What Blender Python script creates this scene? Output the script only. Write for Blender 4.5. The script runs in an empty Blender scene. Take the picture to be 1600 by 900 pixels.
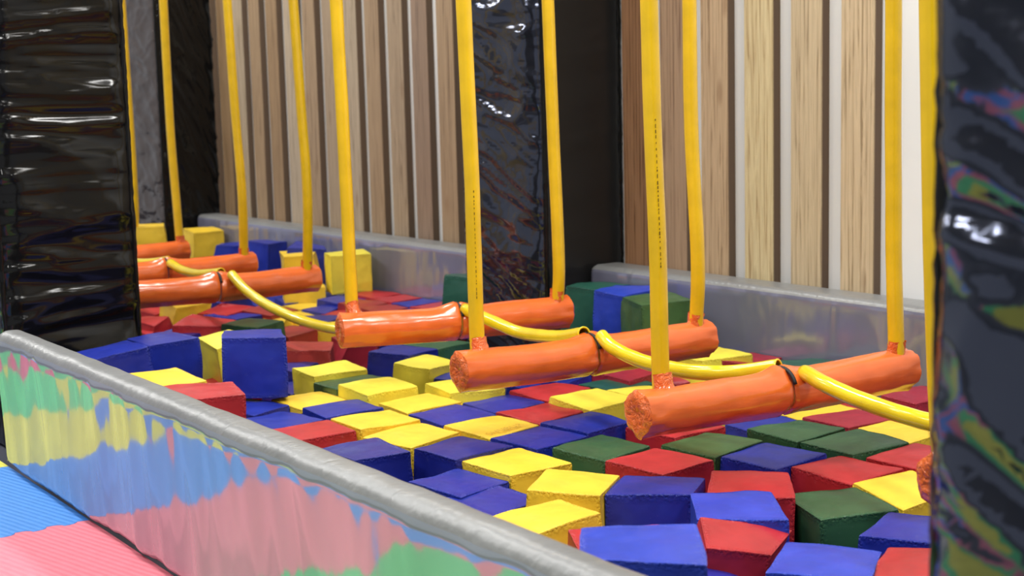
import bpy, bmesh, math, random
from mathutils import Vector, Matrix, noise

sc = bpy.context.scene
COL = sc.collection
random.seed(7)

# ------------------------------------------------------------------ camera
F_PX = 2280.0
vp1 = Vector((-1600.0, -260.0, F_PX))
_Y = F_PX * F_PX / (1600 * 0.025 + 260)
vpv = Vector((0.025 * _Y, _Y, F_PX))
ex = -vp1.normalized(); ez = -vpv.normalized(); ey = ez.cross(ex)
M = Matrix((ex, ey, ez))                 # rows: world axes in image frame (x right, y down, z forward)
cam_d = bpy.data.cameras.new('camera'); cam = bpy.data.objects.new('camera', cam_d); COL.objects.link(cam)
R = M @ Matrix(((1, 0, 0), (0, -1, 0), (0, 0, -1)))
cam.matrix_world = Matrix.Translation((0, 0, 1.25)) @ R.to_4x4()
cam_d.sensor_width = 36.0
cam_d.lens = F_PX / 1600 * 36.0
cam_d.clip_start = 0.05
cam_d.dof.use_dof = True
cam_d.dof.focus_distance = 4.1
cam_d.dof.aperture_fstop = 4.5
sc.camera = cam

# ------------------------------------------------------------------ light, exposure
w = bpy.data.worlds.new('world'); sc.world = w; w.use_nodes = True
w.node_tree.nodes['Background'].inputs[0].default_value = (0.88, 0.92, 1.0, 1)
w.node_tree.nodes['Background'].inputs[1].default_value = 0.36
def area(loc, rot, sx, sy, e, col=(1, .985, .955)):
    l = bpy.data.lights.new('ceiling_lamp_light', 'AREA'); l.shape = 'RECTANGLE'; l.size = sx; l.size_y = sy
    l.energy = e; l.color = col
    o = bpy.data.objects.new('ceiling_lamp_light', l); o.location = loc; o.rotation_euler = rot; COL.objects.link(o)
for (x, y, e) in ((-9.0, 1.2, 58), (-5.6, 1.2, 60), (-2.4, 1.2, 62), (-9.4, 3.2, 52), (-6.4, 3.2, 60), (-3.3, 3.2, 60), (-0.3, 3.2, 54), (-7.3, 0.0, 55), (-3.9, -0.6, 52), (-0.6, -0.6, 50), (-12.0, 1.0, 90), (1.0, 2.0, 60)):
    area((x, y, 3.7), (0, 0, 0), 1.3, 0.35, e)
sc.view_settings.view_transform = 'Standard'
sc.view_settings.look = 'None'
sc.view_settings.exposure = 0.0
sc.view_settings.gamma = 1.0
sc.view_settings.use_curve_mapping = False

# ------------------------------------------------------------------ helpers
def srgb(r, g, b):
    f = lambda c: (c / 255 / 12.92) if c <= 10 else (((c / 255) + .055) / 1.055) ** 2.4
    return (f(r), f(g), f(b), 1)

class NT:
    def __init__(s, name):
        s.m = bpy.data.materials.new(name); s.m.use_nodes = True
        s.t = s.m.node_tree; s.b = s.t.nodes['Principled BSDF']
    def n(s, ty, **kw):
        x = s.t.nodes.new(ty)
        for k, v in kw.items(): setattr(x, k, v)
        return x
    def l(s, a, b): s.t.links.new(a, b)
    def set(s, **kw):
        for k, v in kw.items(): s.b.inputs[k.replace('_', ' ')].default_value = v
    def math(s, op, a, b=None, c=None):
        x = s.n('ShaderNodeMath', operation=op)
        for i, v in enumerate((a, b, c)):
            if v is None: continue
            if isinstance(v, (int, float)): x.inputs[i].default_value = v
            else: s.l(v, x.inputs[i])
        return x.outputs[0]
    def coord(s, kind='Object', scale=(1, 1, 1), rot=(0, 0, 0)):
        c = s.n('ShaderNodeTexCoord'); m = s.n('ShaderNodeMapping')
        m.inputs['Scale'].default_value = scale; m.inputs['Rotation'].default_value = rot
        s.l(c.outputs[kind], m.inputs[0]); return m.outputs[0]
    def noise(s, vec, scale, detail=3, rough=.5, dist=0):
        x = s.n('ShaderNodeTexNoise'); x.inputs['Scale'].default_value = scale; x.inputs['Detail'].default_value = detail
        x.inputs['Roughness'].default_value = rough; x.inputs['Distortion'].default_value = dist
        s.l(vec, x.inputs['Vector']); return x.outputs[0]
    def ramp(s, fac, stops):
        r = s.n('ShaderNodeValToRGB'); e = r.color_ramp.elements
        e[0].position, e[0].color = stops[0]; e[1].position, e[1].color = stops[-1]
        for p, c in stops[1:-1]:
            q = e.new(p); q.color = c
        s.l(fac, r.inputs[0]); return r.outputs[0]
    def bump(s, h, strength=.5, dist=.01, prev=None):
        b = s.n('ShaderNodeBump'); b.inputs['Strength'].default_value = strength; b.inputs['Distance'].default_value = dist
        s.l(h, b.inputs['Height'])
        if prev is not None: s.l(prev, b.inputs['Normal'])
        s.l(b.outputs[0], s.b.inputs['Normal']); return b.outputs[0]

def foam_mat(name, col, rough=.42, var=.08):
    N = NT(name)
    N.set(Roughness=rough); N.b.inputs['Specular IOR Level'].default_value = .5
    v = N.coord('Object')
    n1 = N.noise(v, 9, 3, .6)
    c2 = tuple(c * (1 - var * 2.0) for c in col[:3]) + (1,); c3 = tuple(min(1, c * (1 + var)) for c in col[:3]) + (1,)
    colr = N.ramp(n1, [(.3, c2), (.62, c3)])
    # pale scuffs
    sc_ = N.noise(v, 35, 4, .65, .6); sm = N.ramp(sc_, [(.66, (0, 0, 0, 1)), (.78, (1, 1, 1, 1))])
    mx = N.n('ShaderNodeMix', data_type='RGBA'); mx.inputs[0].default_value = 0
    N.l(N.math('MULTIPLY', sm, .10), mx.inputs[0]); N.l(colr, mx.inputs[6]); mx.inputs[7].default_value = (.75, .75, .72, 1)
    N.l(mx.outputs[2], N.b.inputs['Base Color'])
    # seam and stitched puckers from the face UV
    uv = N.n('ShaderNodeUVMap'); sp = N.n('ShaderNodeSeparateXYZ'); N.l(uv.outputs[0], sp.inputs[0])
    du = N.math('MINIMUM', sp.outputs[0], N.math('SUBTRACT', 1.0, sp.outputs[0]))
    dv = N.math('MINIMUM', sp.outputs[1], N.math('SUBTRACT', 1.0, sp.outputs[1]))
    d = N.math('MINIMUM', du, dv)
    mr = N.n('ShaderNodeMapRange'); mr.inputs[1].default_value = 0; mr.inputs[2].default_value = .11; mr.inputs[3].default_value = 1; mr.inputs[4].default_value = 0
    N.l(d, mr.inputs[0])
    pk = N.noise(uv.outputs[0], 26, 2, .5)
    puck = N.math('MULTIPLY', N.math('MULTIPLY', mr.outputs[0], mr.outputs[0]), pk)
    big = N.noise(N.coord('Object'), 7, 2, .5)
    fine = N.noise(N.coord('Object'), 260, 2, .5)
    b1 = N.bump(puck, .7, .012)
    b2 = N.bump(big, .6, .02, b1)
    N.bump(fine, .12, .0012, b2)
    return N.m

C_BLUE = srgb(25, 44, 152); C_RED = srgb(184, 42, 48); C_GRN = srgb(48, 90, 58); C_YEL = srgb(246, 206, 58); C_LEM = srgb(242, 226, 72)
FM = {
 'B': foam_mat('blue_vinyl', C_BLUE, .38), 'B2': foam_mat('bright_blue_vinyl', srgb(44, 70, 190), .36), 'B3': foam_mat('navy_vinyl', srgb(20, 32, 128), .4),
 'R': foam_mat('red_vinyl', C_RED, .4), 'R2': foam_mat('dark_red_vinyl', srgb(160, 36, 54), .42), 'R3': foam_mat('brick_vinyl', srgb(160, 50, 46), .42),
 'G': foam_mat('green_vinyl', C_GRN, .36), 'G2': foam_mat('deep_green_vinyl', srgb(34, 88, 74), .36), 'G3': foam_mat('olive_green_vinyl', srgb(62, 98, 56), .36),
 'Y': foam_mat('yellow_vinyl', C_YEL, .45, .05), 'Y2': foam_mat('lemon_vinyl', C_LEM, .45, .05)}

def tube_mat(name, col, rough=.25, bump=.3):
    N = NT(name); N.set(Roughness=rough); N.b.inputs['Coat Weight'].default_value = .5; N.b.inputs['Coat Roughness'].default_value = .12
    v = N.coord('Object'); n1 = N.noise(v, 12, 3)
    N.l(N.ramp(n1, [(.3, tuple(c * .86 for c in col[:3]) + (1,)), (.65, col)]), N.b.inputs['Base Color'])
    n2 = N.noise(N.coord('Object', (1, .25, 1)), 38, 3, .55)
    N.bump(n2, bump, .004); return N.m
M_ORANGE = tube_mat('orange_vinyl', srgb(240, 112, 44), .25, .35)
def crumple_mat():
    N = NT('crumpled_orange_vinyl'); N.set(Roughness=.16); N.b.inputs['Base Color'].default_value = srgb(240, 112, 44); N.b.inputs['Coat Weight'].default_value = .8; N.b.inputs['Coat Roughness'].default_value = .06
    a = N.noise(N.coord('Object'), 34, 3, .6, 1.2); N.bump(a, .9, .02); return N.m
M_ORANGE_CR = crumple_mat()
M_YHOSE = tube_mat('yellow_hose_rubber', srgb(246, 200, 12), .33, .12)
M_YHOSE2 = tube_mat('yellow_link_hose', srgb(240, 212, 22), .22, .15)
M_BLACKSTRAP = NT('black_webbing'); M_BLACKSTRAP.set(Base_Color=(.01, .01, .012, 1), Roughness=.6); M_BLACKSTRAP = M_BLACKSTRAP.m
M_INK = NT('ink'); M_INK.set(Base_Color=srgb(200, 160, 20), Roughness=.6); M_INK = M_INK.m
M_BLKINK = NT('black_print'); M_BLKINK.set(Base_Color=srgb(90, 66, 10), Roughness=.6); M_BLKINK = M_BLKINK.m

def film_mat(name, base, metal, rough, scale_vec, s1, str1, d1, coat=0, fine=0, spec=.5):
    N = NT(name); N.set(Metallic=metal, Roughness=rough); N.b.inputs['Specular IOR Level'].default_value = spec
    v = N.coord('Object', scale_vec)
    n1 = N.noise(v, s1, 1.5, .4, .4)
    N.b.inputs['Coat Weight'].default_value = coat; N.b.inputs['Coat Roughness'].default_value = .05
    cn = N.noise(N.coord('Object', (1, 1, .5)), 3, 2)
    N.l(N.ramp(cn, [(.3, tuple(c * .85 for c in base[:3]) + (1,)), (.7, base)]), N.b.inputs['Base Color'])
    b1 = N.bump(n1, str1, d1)
    if fine:
        n2 = N.noise(v, s1 * 5, 3, .6)
        N.bump(n2, str1 * .6, d1 * fine, b1)
    return N.m
M_SILVER = film_mat('silver_reflective_vinyl', (.50, .54, .60, 1), .60, .09, (1.6, 1, .4), 3.0, .3, .03)
M_SILVER_TOP = film_mat('silver_vinyl_grey_reflection', (.26, .265, .265, 1), .15, .36, (1.5, .6, 1), 22, .6, .006, 0, .3)  # same silver vinyl; reflection of the dull ceiling put into a grey base colour
M_SILVER_FAR = film_mat('lilac_silver_vinyl', (.36, .365, .50, 1), .5, .16, (1.6, 1, .6), 4.0, .6, .03)
M_BLACK = film_mat('black_glossy_vinyl', (.006, .006, .006, 1), 0, .13, (.4, .4, 3.0), 1.6, .3, .02, 0, 0, .35)
M_BLACK_MATT = film_mat('black_vinyl', (.012, .012, .012, 1), 0, .36, (.6, .6, 2), 3, .3, .02)
M_FOIL = film_mat('dark_reflective_foil', (.09, .10, .14, 1), .85, .11, (1.0, 1, 2.5), 1.4, .3, .03)

def tag(o, label=None, cat=None, group=None, kind=None):
    if label: o['label'] = label
    if cat: o['category'] = cat
    if group: o['group'] = group
    if kind: o['kind'] = kind
    return o
def empty(name, loc, label, cat, group=None):
    o = bpy.data.objects.new(name, None); o.location = loc; o.empty_display_size = .1; COL.objects.link(o)
    return tag(o, label, cat, group)
def mesh_obj(name, verts, faces, mat, parent=None, origin=None, smooth=True, uvs=None):
    org = Vector(origin) if origin is not None else Vector((0, 0, 0))
    me = bpy.data.meshes.new(name)
    me.from_pydata([tuple(Vector(v) - org) for v in verts], [], faces)
    if smooth: me.polygons.foreach_set('use_smooth', [True] * len(me.polygons))
    if uvs:
        ul = me.uv_layers.new(name='UVMap')
        for i, lp in enumerate(me.loops): ul.data[i].uv = uvs[i]
    me.materials.append(mat)
    o = bpy.data.objects.new(name, me); COL.objects.link(o)
    if parent is not None:
        o.parent = parent; o.location = org - parent.location
    else: o.location = org
    return o
def box_geo(a, b):
    x0, y0, z0 = a; x1, y1, z1 = b
    v = [(x0, y0, z0), (x1, y0, z0), (x1, y1, z0), (x0, y1, z0), (x0, y0, z1), (x1, y0, z1), (x1, y1, z1), (x0, y1, z1)]
    f = [(0, 3, 2, 1), (4, 5, 6, 7), (0, 1, 5, 4), (1, 2, 6, 5), (2, 3, 7, 6), (3, 0, 4, 7)]
    return v, f
def nz(p, s=1.0): return noise.noise(Vector(p) * s)
def catmull(P, n):
    P = [Vector(p) for p in P]; Q = [2 * P[0] - P[1]] + P + [2 * P[-1] - P[-2]]; out = []
    for i in range(1, len(Q) - 2):
        a, b, c, d = Q[i - 1:i + 3]
        for k in range(n):
            t = k / n
            out.append(.5 * ((2 * b) + (c - a) * t + (2 * a - 5 * b + 4 * c - d) * t * t + (3 * b - a - 3 * c + d) * t ** 3))
    out.append(P[-1]); return out
def tube_geo(pts, rad, seg=16, cap=True, hollow=None):
    """pts list of Vector, rad float or f(i, ang)"""
    V = []; Fc = []; n = len(pts); up = Vector((0, 0, 1))
    t0 = (pts[1] - pts[0]).normalized()
    u = t0.orthogonal().normalized() if abs(t0.z) > .9 else t0.cross(up).normalized()
    for i, p in enumerate(pts):
        t = (pts[min(i + 1, n - 1)] - pts[max(i - 1, 0)]).normalized()
        u = (u - t * u.dot(t)).normalized(); w_ = t.cross(u)
        for k in range(seg):
            a = 2 * math.pi * k / seg; r = rad(i, a) if callable(rad) else rad
            V.append(p + (u * math.cos(a) + w_ * math.sin(a)) * r)
    for i in range(n - 1):
        for k in range(seg):
            k2 = (k + 1) % seg
            Fc.append((i * seg + k, i * seg + k2, (i + 1) * seg + k2, (i + 1) * seg + k))
    if cap:
        Fc.append(tuple(range(seg - 1, -1, -1))); Fc.append(tuple((n - 1) * seg + k for k in range(seg)))
    return V, Fc

# ------------------------------------------------------------------ the setting
PIT_Z = -.075
def plain(name, col, rough=.6, bumpy=0, scale=40):
    N = NT(name); N.set(Base_Color=col, Roughness=rough)
    if bumpy: N.bump(N.noise(N.coord('Object'), scale, 3), bumpy, .003)
    return N.m
def struct(name, geo, mat, smooth=False):
    o = mesh_obj(name, geo[0], geo[1], mat, smooth=smooth); o['kind'] = 'structure'; return o
def paint_wall():
    N = NT('white_wall_paint'); N.set(Roughness=.55)
    n = N.noise(N.coord('Object'), 1.5, 4); N.l(N.ramp(n, [(.3, srgb(232, 233, 231)), (.7, srgb(242, 242, 240))]), N.b.inputs['Base Color'])
    N.bump(N.noise(N.coord('Object'), 90, 3), .1, .002); return N.m
struct('wall_back', box_geo((-14, 4.36, -.3), (3.5, 4.46, 4.0)), paint_wall())
struct('floor', box_geo((-14, -6, -.32), (4, 1.37, -.03)), plain('grey_floor', srgb(90, 92, 96), .7))
struct('trim_pit_base', box_geo((-14, 1.37, -.32), (4, 4.36, PIT_Z)), plain('pit_base_vinyl', srgb(40, 42, 60), .6))
struct('ceiling', box_geo((-14, -6, 4.0), (4, 4.46, 4.1)), plain('ceiling_paint', srgb(150, 150, 150), .8))

# ------------------------------------------------------------------ floor mats (interlocking)
TS = .85
def mat_mat(name, col):
    N = NT(name); N.set(Roughness=.55)
    v = N.coord('Object', (1, 1, 1), (0, 0, math.radians(-14)))
    wv = N.n('ShaderNodeTexWave', wave_type='BANDS', bands_direction='Y'); wv.inputs['Scale'].default_value = 14; wv.inputs['Distortion'].default_value = .6
    wv.inputs['Detail'].default_value = 1; N.l(v, wv.inputs['Vector'])
    N.l(N.ramp(N.noise(N.coord('Object'), 30, 4), [(.3, tuple(c * .9 for c in col[:3]) + (1,)), (.7, col)]), N.b.inputs['Base Color'])
    b = N.bump(wv.outputs[1], .35, .004); N.bump(N.noise(N.coord('Object'), 150, 2), .25, .002, b); return N.m
MM = {'blue': mat_mat('blue_eva_foam', srgb(74, 148, 232)), 'pink': mat_mat('pink_eva_foam', srgb(242, 130, 146)),
      'yellow': mat_mat('yellow_eva_foam', srgb(226, 222, 84)), 'green': mat_mat('green_eva_foam', srgb(92, 208, 128)), 'red': mat_mat('red_eva_foam', srgb(214, 92, 120))}
def edge_teeth(p, q, n_out, amp, teeth=9):
    """jigsaw outline points from p to q, teeth along the normal n_out"""
    out = []; N = teeth * 12; d = q - p
    for i in range(N):
        t = i / N; ph = t * teeth
        s = math.sin(ph * 2 * math.pi); s = math.copysign(min(1, abs(s) * 1.6), s)
        wdt = min(1, t * 14, (1 - t) * 14)
        out.append(p + d * t + n_out * (s * amp * wdt) + d * (0.25 / teeth * math.cos(ph * 4 * math.pi) * 0.35 * wdt))
    return out
def mat_tile(ix, iy, color, label):
    x0 = -3.45 + ix * TS; y1 = 1.392 - iy * TS; x1 = x0 + TS; y0 = y1 - TS; g = .0015
    A, B_, C_, D_ = Vector((x0, y0, 0)), Vector((x1, y0, 0)), Vector((x1, y1, 0)), Vector((x0, y1, 0))
    pts = edge_teeth(A, B_, Vector((0, 1, 0)), .012) + edge_teeth(B_, C_, Vector((1, 0, 0)), .012)
    top = [D_ + (C_ - D_) * (1 - i / 60) for i in range(60)] if iy == 0 else [p for p in reversed(edge_teeth(D_, C_, Vector((0, 1, 0)), .012)[1:] + [C_])]
    pts += top
    pts += [p for p in reversed(edge_teeth(A, D_, Vector((1, 0, 0)), .012)[1:] + [D_])]
    c = (A + C_) / 2; n = len(pts)
    pts = [c + (p - c) * (1 - g) for p in pts]
    V = [(p.x, p.y, -.03) for p in pts] + [(p.x, p.y, -.003) for p in pts] + [tuple((c + (p - c) * .996).xy) + (0.0,) for p in pts]
    F = [(i, (i + 1) % n, n + (i + 1) % n, n + i) for i in range(n)] + [(n + i, n + (i + 1) % n, 2 * n + (i + 1) % n, 2 * n + i) for i in range(n)]
    F.append(tuple(2 * n + i for i in range(n))); F.append(tuple(reversed(range(n))))
    o = mesh_obj('floor_mat', V, F, MM[color], origin=(c.x, c.y, -.03), smooth=False)
    tag(o, label, 'floor mat')
row0 = {-5: 'blue', -4: 'red', -3: 'green', -2: 'yellow', -1: 'blue', 0: None}
seq = ['yellow', 'blue', 'red', 'green', 'yellow', 'blue', 'pink', 'green', 'yellow', 'blue']
for i, cname in enumerate(seq):
    ix = i - 7
    lab = {-6: 'blue foam floor mat along the rim far left, between yellow and red mats', -3: 'farther yellow foam floor mat along the rim, left of the ribbed blue mat', 1: 'yellow foam floor mat along the rim at the near right column', -2: 'blue ribbed foam floor mat along the silver rim at the left edge', -1: 'pink ribbed foam floor mat along the silver rim in the bottom left corner'}.get(ix)
    nb_l = seq[i - 1] if i else 'no'; nb_r = seq[i + 1] if i < len(seq) - 1 else 'no'
    mat_tile(ix, 0, cname, lab or '%s foam floor mat along the silver rim between %s and %s mats' % (cname, nb_l, nb_r))
seq2 = ['green', 'yellow', 'blue', 'pink', 'blue', 'pink', 'green', 'yellow']
for i, cname in enumerate(seq2):
    ix = i - 5
    mat_tile(ix, 1, cname, '%s foam floor mat in the second row out, beside the %s rim mat' % (cname, seq[ix + 7] if 0 <= ix + 7 < len(seq) else 'last'))

# ------------------------------------------------------------------ padded barriers
def profile(y0, y1, z0, z1, r, n=7):
    """closed outline in the yz plane, rounded top and bottom corners; list of (y,z)"""
    P = []
    for cy, cz, a0 in ((y0 + r, z0 + r, 180), (y1 - r, z0 + r, 270), (y1 - r, z1 - r, 0), (y0 + r, z1 - r, 90)):
        for k in range(n + 1):
            a = math.radians(a0 + 90 * k / n); P.append((cy + r * math.cos(a), cz + r * math.sin(a)))
    return P
def dense(P, step=.03):
    out = []
    for i in range(len(P)):
        a = Vector(P[i]); b = Vector(P[(i + 1) % len(P)]); k = max(1, int((b - a).length / step))
        for j in range(k): out.append(tuple(a + (b - a) * j / k))
    return out
def barrier(x0, x1, y0, y1, z1, r, label, side, face_mat, top_mat, amp=.004, endcap=.045):
    root = empty('padded_barrier', ((x0 + x1) / 2, (y0 + y1) / 2, 0), label, 'padded barrier', None)
    P = dense(profile(y0, y1, PIT_Z + .001 if side > 0 else 0.0, z1, r), .025); nP = len(P)
    cy, cz = (y0 + y1) / 2, z1 / 2
    nx = int((x1 - x0) / .02); xs = [x0 + (x1 - x0) * i / nx for i in range(nx + 1)]
    V = []; F = []
    for x in xs:
        e = min((x - x0) / endcap, (x1 - x) / endcap, 1.0); sh = math.sqrt(max(0, 1 - (1 - e) ** 2)) if e < 1 else 1
        ins = (1 - sh) * .04
        for (y, z) in P:
            ny = -1 if y < cy else 1
            inner = min(1, max(0, (z1 - z) / .06))
            d = amp * (noise.noise(Vector((x * 3.6, 3.1 * ny, z * 2.2))) + .62 * noise.noise(Vector((x * 9 + z * 1.5, 9.0 * ny, z * 2.6))) + .26 * noise.noise(Vector((x * 21 + z * 2, 5.0 * ny, z * 2.2)))) * (.2 + .8 * inner)
            tz = .25 * amp * noise.noise(Vector((x * 9, y * 25, 4)))
            yy = y + ny * (d - 0) ; zz = z + (tz if z > z1 - r else 0)
            yy += -ny * ins if abs(yy - cy) > ins else 0; zz -= ins if z > cz else 0
            V.append((x, yy, zz))
    for i in range(nx):
        for k in range(nP):
            k2 = (k + 1) % nP; F.append((i * nP + k, (i + 1) * nP + k, (i + 1) * nP + k2, i * nP + k2))
    F.append(tuple(range(nP))); F.append(tuple(nx * nP + k for k in range(nP - 1, -1, -1)))
    # split: body, and its top strip with the grey reflection painted in
    tops = []; body = []
    for f in F:
        zc = sum(V[i][2] for i in f) / len(f)
        (tops if (zc > z1 - r * .62 and len(f) == 4) else body).append(f)
    def sub(fs):
        used = sorted({i for f in fs for i in f}); mp = {o: n for n, o in enumerate(used)}
        return [V[i] for i in used], [tuple(mp[i] for i in f) for f in fs]
    for nm, fs, m in (('cover', body, face_mat), ('cover_top', tops, top_mat)):
        v_, f_ = sub(fs); mesh_obj(nm, v_, f_, m, root, ((x0 + x1) / 2, (y0 + y1) / 2, z1 / 2))
    return root
nb = barrier(-5.17, -1.13, 1.372, 1.485, .484, .046, 'silver reflective padded rim along the near side of the pit', -1, M_SILVER, M_SILVER_TOP, .0105)
barrier(-9.93, -6.02, 4.12, 4.30, .462, .035, 'grey silver padded barrier along the far wall left of the middle column', 1, M_SILVER_FAR, M_SILVER_TOP, .004)
barrier(-5.33, -0.5, 4.12, 4.30, .468, .035, 'grey silver padded barrier along the far wall right of the middle column', 1, M_SILVER_FAR, M_SILVER_TOP, .004)
barrier(-9.2, -6.27, 1.372, 1.478, .484, .034, 'silver padded rim continuing behind the near left column', -1, M_SILVER, M_SILVER_TOP, .004)

# ------------------------------------------------------------------ wooden slats
def wood_mat(name, c1, c2, seed):
    N = NT(name); N.set(Roughness=.38)
    v = N.coord('Object', (26, 26, .9)); mp = v.node; mp.inputs['Location'].default_value = (seed * 3.1, 0, seed * 1.7)
    n = N.noise(v, 1.2, 6, .62, 2.6)
    wv = N.n('ShaderNodeTexWave', wave_type='BANDS', bands_direction='X'); wv.inputs['Scale'].default_value = .55; wv.inputs['Distortion'].default_value = 9; wv.inputs['Detail'].default_value = 3; wv.inputs['Detail Scale'].default_value = .5
    N.l(v, wv.inputs['Vector'])
    f = N.math('ADD', N.math('MULTIPLY', n, .86), N.math('MULTIPLY', wv.outputs[1], .10))
    c = N.ramp(f, [(.34, tuple(q * .82 for q in c2[:3]) + (1,)), (.40, tuple((a_ + b_) / 2 for a_, b_ in zip(c1, c2))), (.50, c1), (.56, tuple(min(1, q * 1.1) for q in c1[:3]) + (1,)), (.60, tuple(q * .9 for q in c1[:3]) + (1,)), (.72, c1)])
    kn = N.n('ShaderNodeTexVoronoi'); kn.inputs['Scale'].default_value = 1.0
    vk = N.coord('Object', (7, 7, 2.2)); vk.node.inputs['Location'].default_value = (seed * 1.3, 0, seed * .9); N.l(vk, kn.inputs['Vector'])
    km = N.ramp(kn.outputs['Distance'], [(.06, (1, 1, 1, 1)), (.16, (0, 0, 0, 1))])
    mx = N.n('ShaderNodeMix', data_type='RGBA'); N.l(N.math('MULTIPLY', km, .45), mx.inputs[0]); N.l(c, mx.inputs[6]); mx.inputs[7].default_value = srgb(128, 92, 62)
    N.l(mx.outputs[2], N.b.inputs['Base Color']); N.bump(f, .15, .002); return N.m
M_SLATEDGE = plain('slat_edge_board', srgb(98, 78, 60), .6)
TONES = {0: ((206, 184, 150), (172, 148, 114)), 1: ((204, 184, 150), (172, 150, 118)), 2: ((216, 198, 154), (188, 160, 116)), 3: ((196, 168, 134), (162, 132, 100)),
         4: ((178, 148, 120), (146, 116, 92)), 5: ((158, 118, 86), (124, 88, 60))}
R0, PITCH, WD = -3.787, .2675, .170
names_r = ['first', 'second', 'third', 'fourth', 'fifth', 'sixth', 'seventh', 'eighth', 'ninth', 'tenth', 'eleventh', 'twelfth', 'thirteenth', 'fourteenth', 'fifteenth', 'sixteenth', 'seventeenth', 'eighteenth']
for k in range(0, 25):
    xr = R0 - PITCH * k; xl = xr - WD
    if k in TONES: c1, c2 = TONES[k]
    else:
        pal = [((168, 142, 112), (134, 108, 82)), ((158, 130, 98), (126, 100, 72)), ((172, 150, 124), (140, 118, 94)), ((184, 166, 142), (150, 130, 106)), ((150, 126, 106), (122, 100, 82))]
        c1, c2 = pal[(k * 3 + k // 4) % 5]
    if k in (6, 7, 8): continue_hidden = True
    if -6.0 < xl and xr < -5.35: continue
    m = wood_mat('pine_laminate', srgb(*c1), srgb(*c2), k)
    v, f = box_geo((xl, 4.316, -.02), (xr, 4.358, 3.98))
    bm = bmesh.new(); vs = [bm.verts.new(Vector(p) - Vector(((xl + xr) / 2, 4.335, 0))) for p in v]
    for q in f: bm.faces.new([vs[i] for i in q])
    bmesh.ops.bevel(bm, geom=list(bm.edges), offset=.002, segments=2, affect='EDGES')
    me = bpy.data.meshes.new('wooden_slat'); bm.to_mesh(me); bm.free(); me.materials.append(m); me.materials.append(M_SLATEDGE)
    for p in me.polygons:
        if abs(p.normal.x) > .8: p.material_index = 1
    o = bpy.data.objects.new('wooden_slat', me); o.location = ((xl + xr) / 2, 4.335, 0); COL.objects.link(o)
    if k <= 5:
        lab = ['pale pine wall slat nearest the bare white wall, rightmost of all', 'pale pine wall slat with wavy grain, second from the bare white wall', 'light yellowish pine wall slat, third from the bare white wall', 'pinkish pine wall slat, fourth from the bare white wall', 'brownish pine wall slat, fifth from the bare white wall', 'reddish brown wall slat right beside the middle black column'][k]
    else:
        lab = '%s wooden wall slat counted leftwards from the middle column' % names_r[max(0, k - 9)]
    tag(o, lab, 'wall slat', 'vertical wooden slats on the far wall')

# dark scuff marks on the rightmost slat edge
# ------------------------------------------------------------------ padded columns
def wrap_face(p0, p1, z0, z1, amp, seed, mat, name, parent, nu=36, nv=260, fx=1.2, fz=9.0, edge=.02, tilt=0.0):
    """vinyl wrap between two vertical edges p0,p1 (xy); outward normal to the right of p0->p1"""
    p0 = Vector((p0[0], p0[1], 0)); p1 = Vector((p1[0], p1[1], 0)); d = p1 - p0; n = Vector((d.y, -d.x, 0)).normalized()
    V = []; F = []
    for j in range(nv + 1):
        z = z0 + (z1 - z0) * j / nv
        for i in range(nu + 1):
            u = i / nu; lw = d.length * u
            q = Vector((lw * fx + seed * 7, z * fz + (u - .5) * tilt, seed * 3.7))
            n0 = noise.noise(q); n1 = noise.noise(q * 2.1 + Vector((0, n0 * 1.4, 5))); n2 = noise.noise(Vector((q.x * 3, q.y * 4.6 + n0, q.z + 9)))
            h = .55 * n0 + .75 * (1 - abs(n1)) ** 2.2 + .28 * (1 - abs(n2)) ** 3       # folded ridges
            e = min(u, 1 - u); rim = min(1, e / .06)
            bev = -edge * (1 - math.sqrt(max(0, 1 - (1 - rim) ** 2)))
            edge_pucker = .006 * noise.noise(Vector((seed, z * 28, u * 2))) * (1 - min(1, e / .15))
            V.append(p0 + d * u + n * (amp * h * (.35 + .65 * min(1, e / .12)) + bev + edge_pucker) + Vector((0, 0, z)))
    w_ = nu + 1
    for j in range(nv):
        for i in range(nu): F.append((j * w_ + i, j * w_ + i + 1, (j + 1) * w_ + i + 1, (j + 1) * w_ + i))
    return mesh_obj(name, V, F, mat, parent, (*((p0 + p1) / 2).xy, (z0 + z1) / 2))
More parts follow.
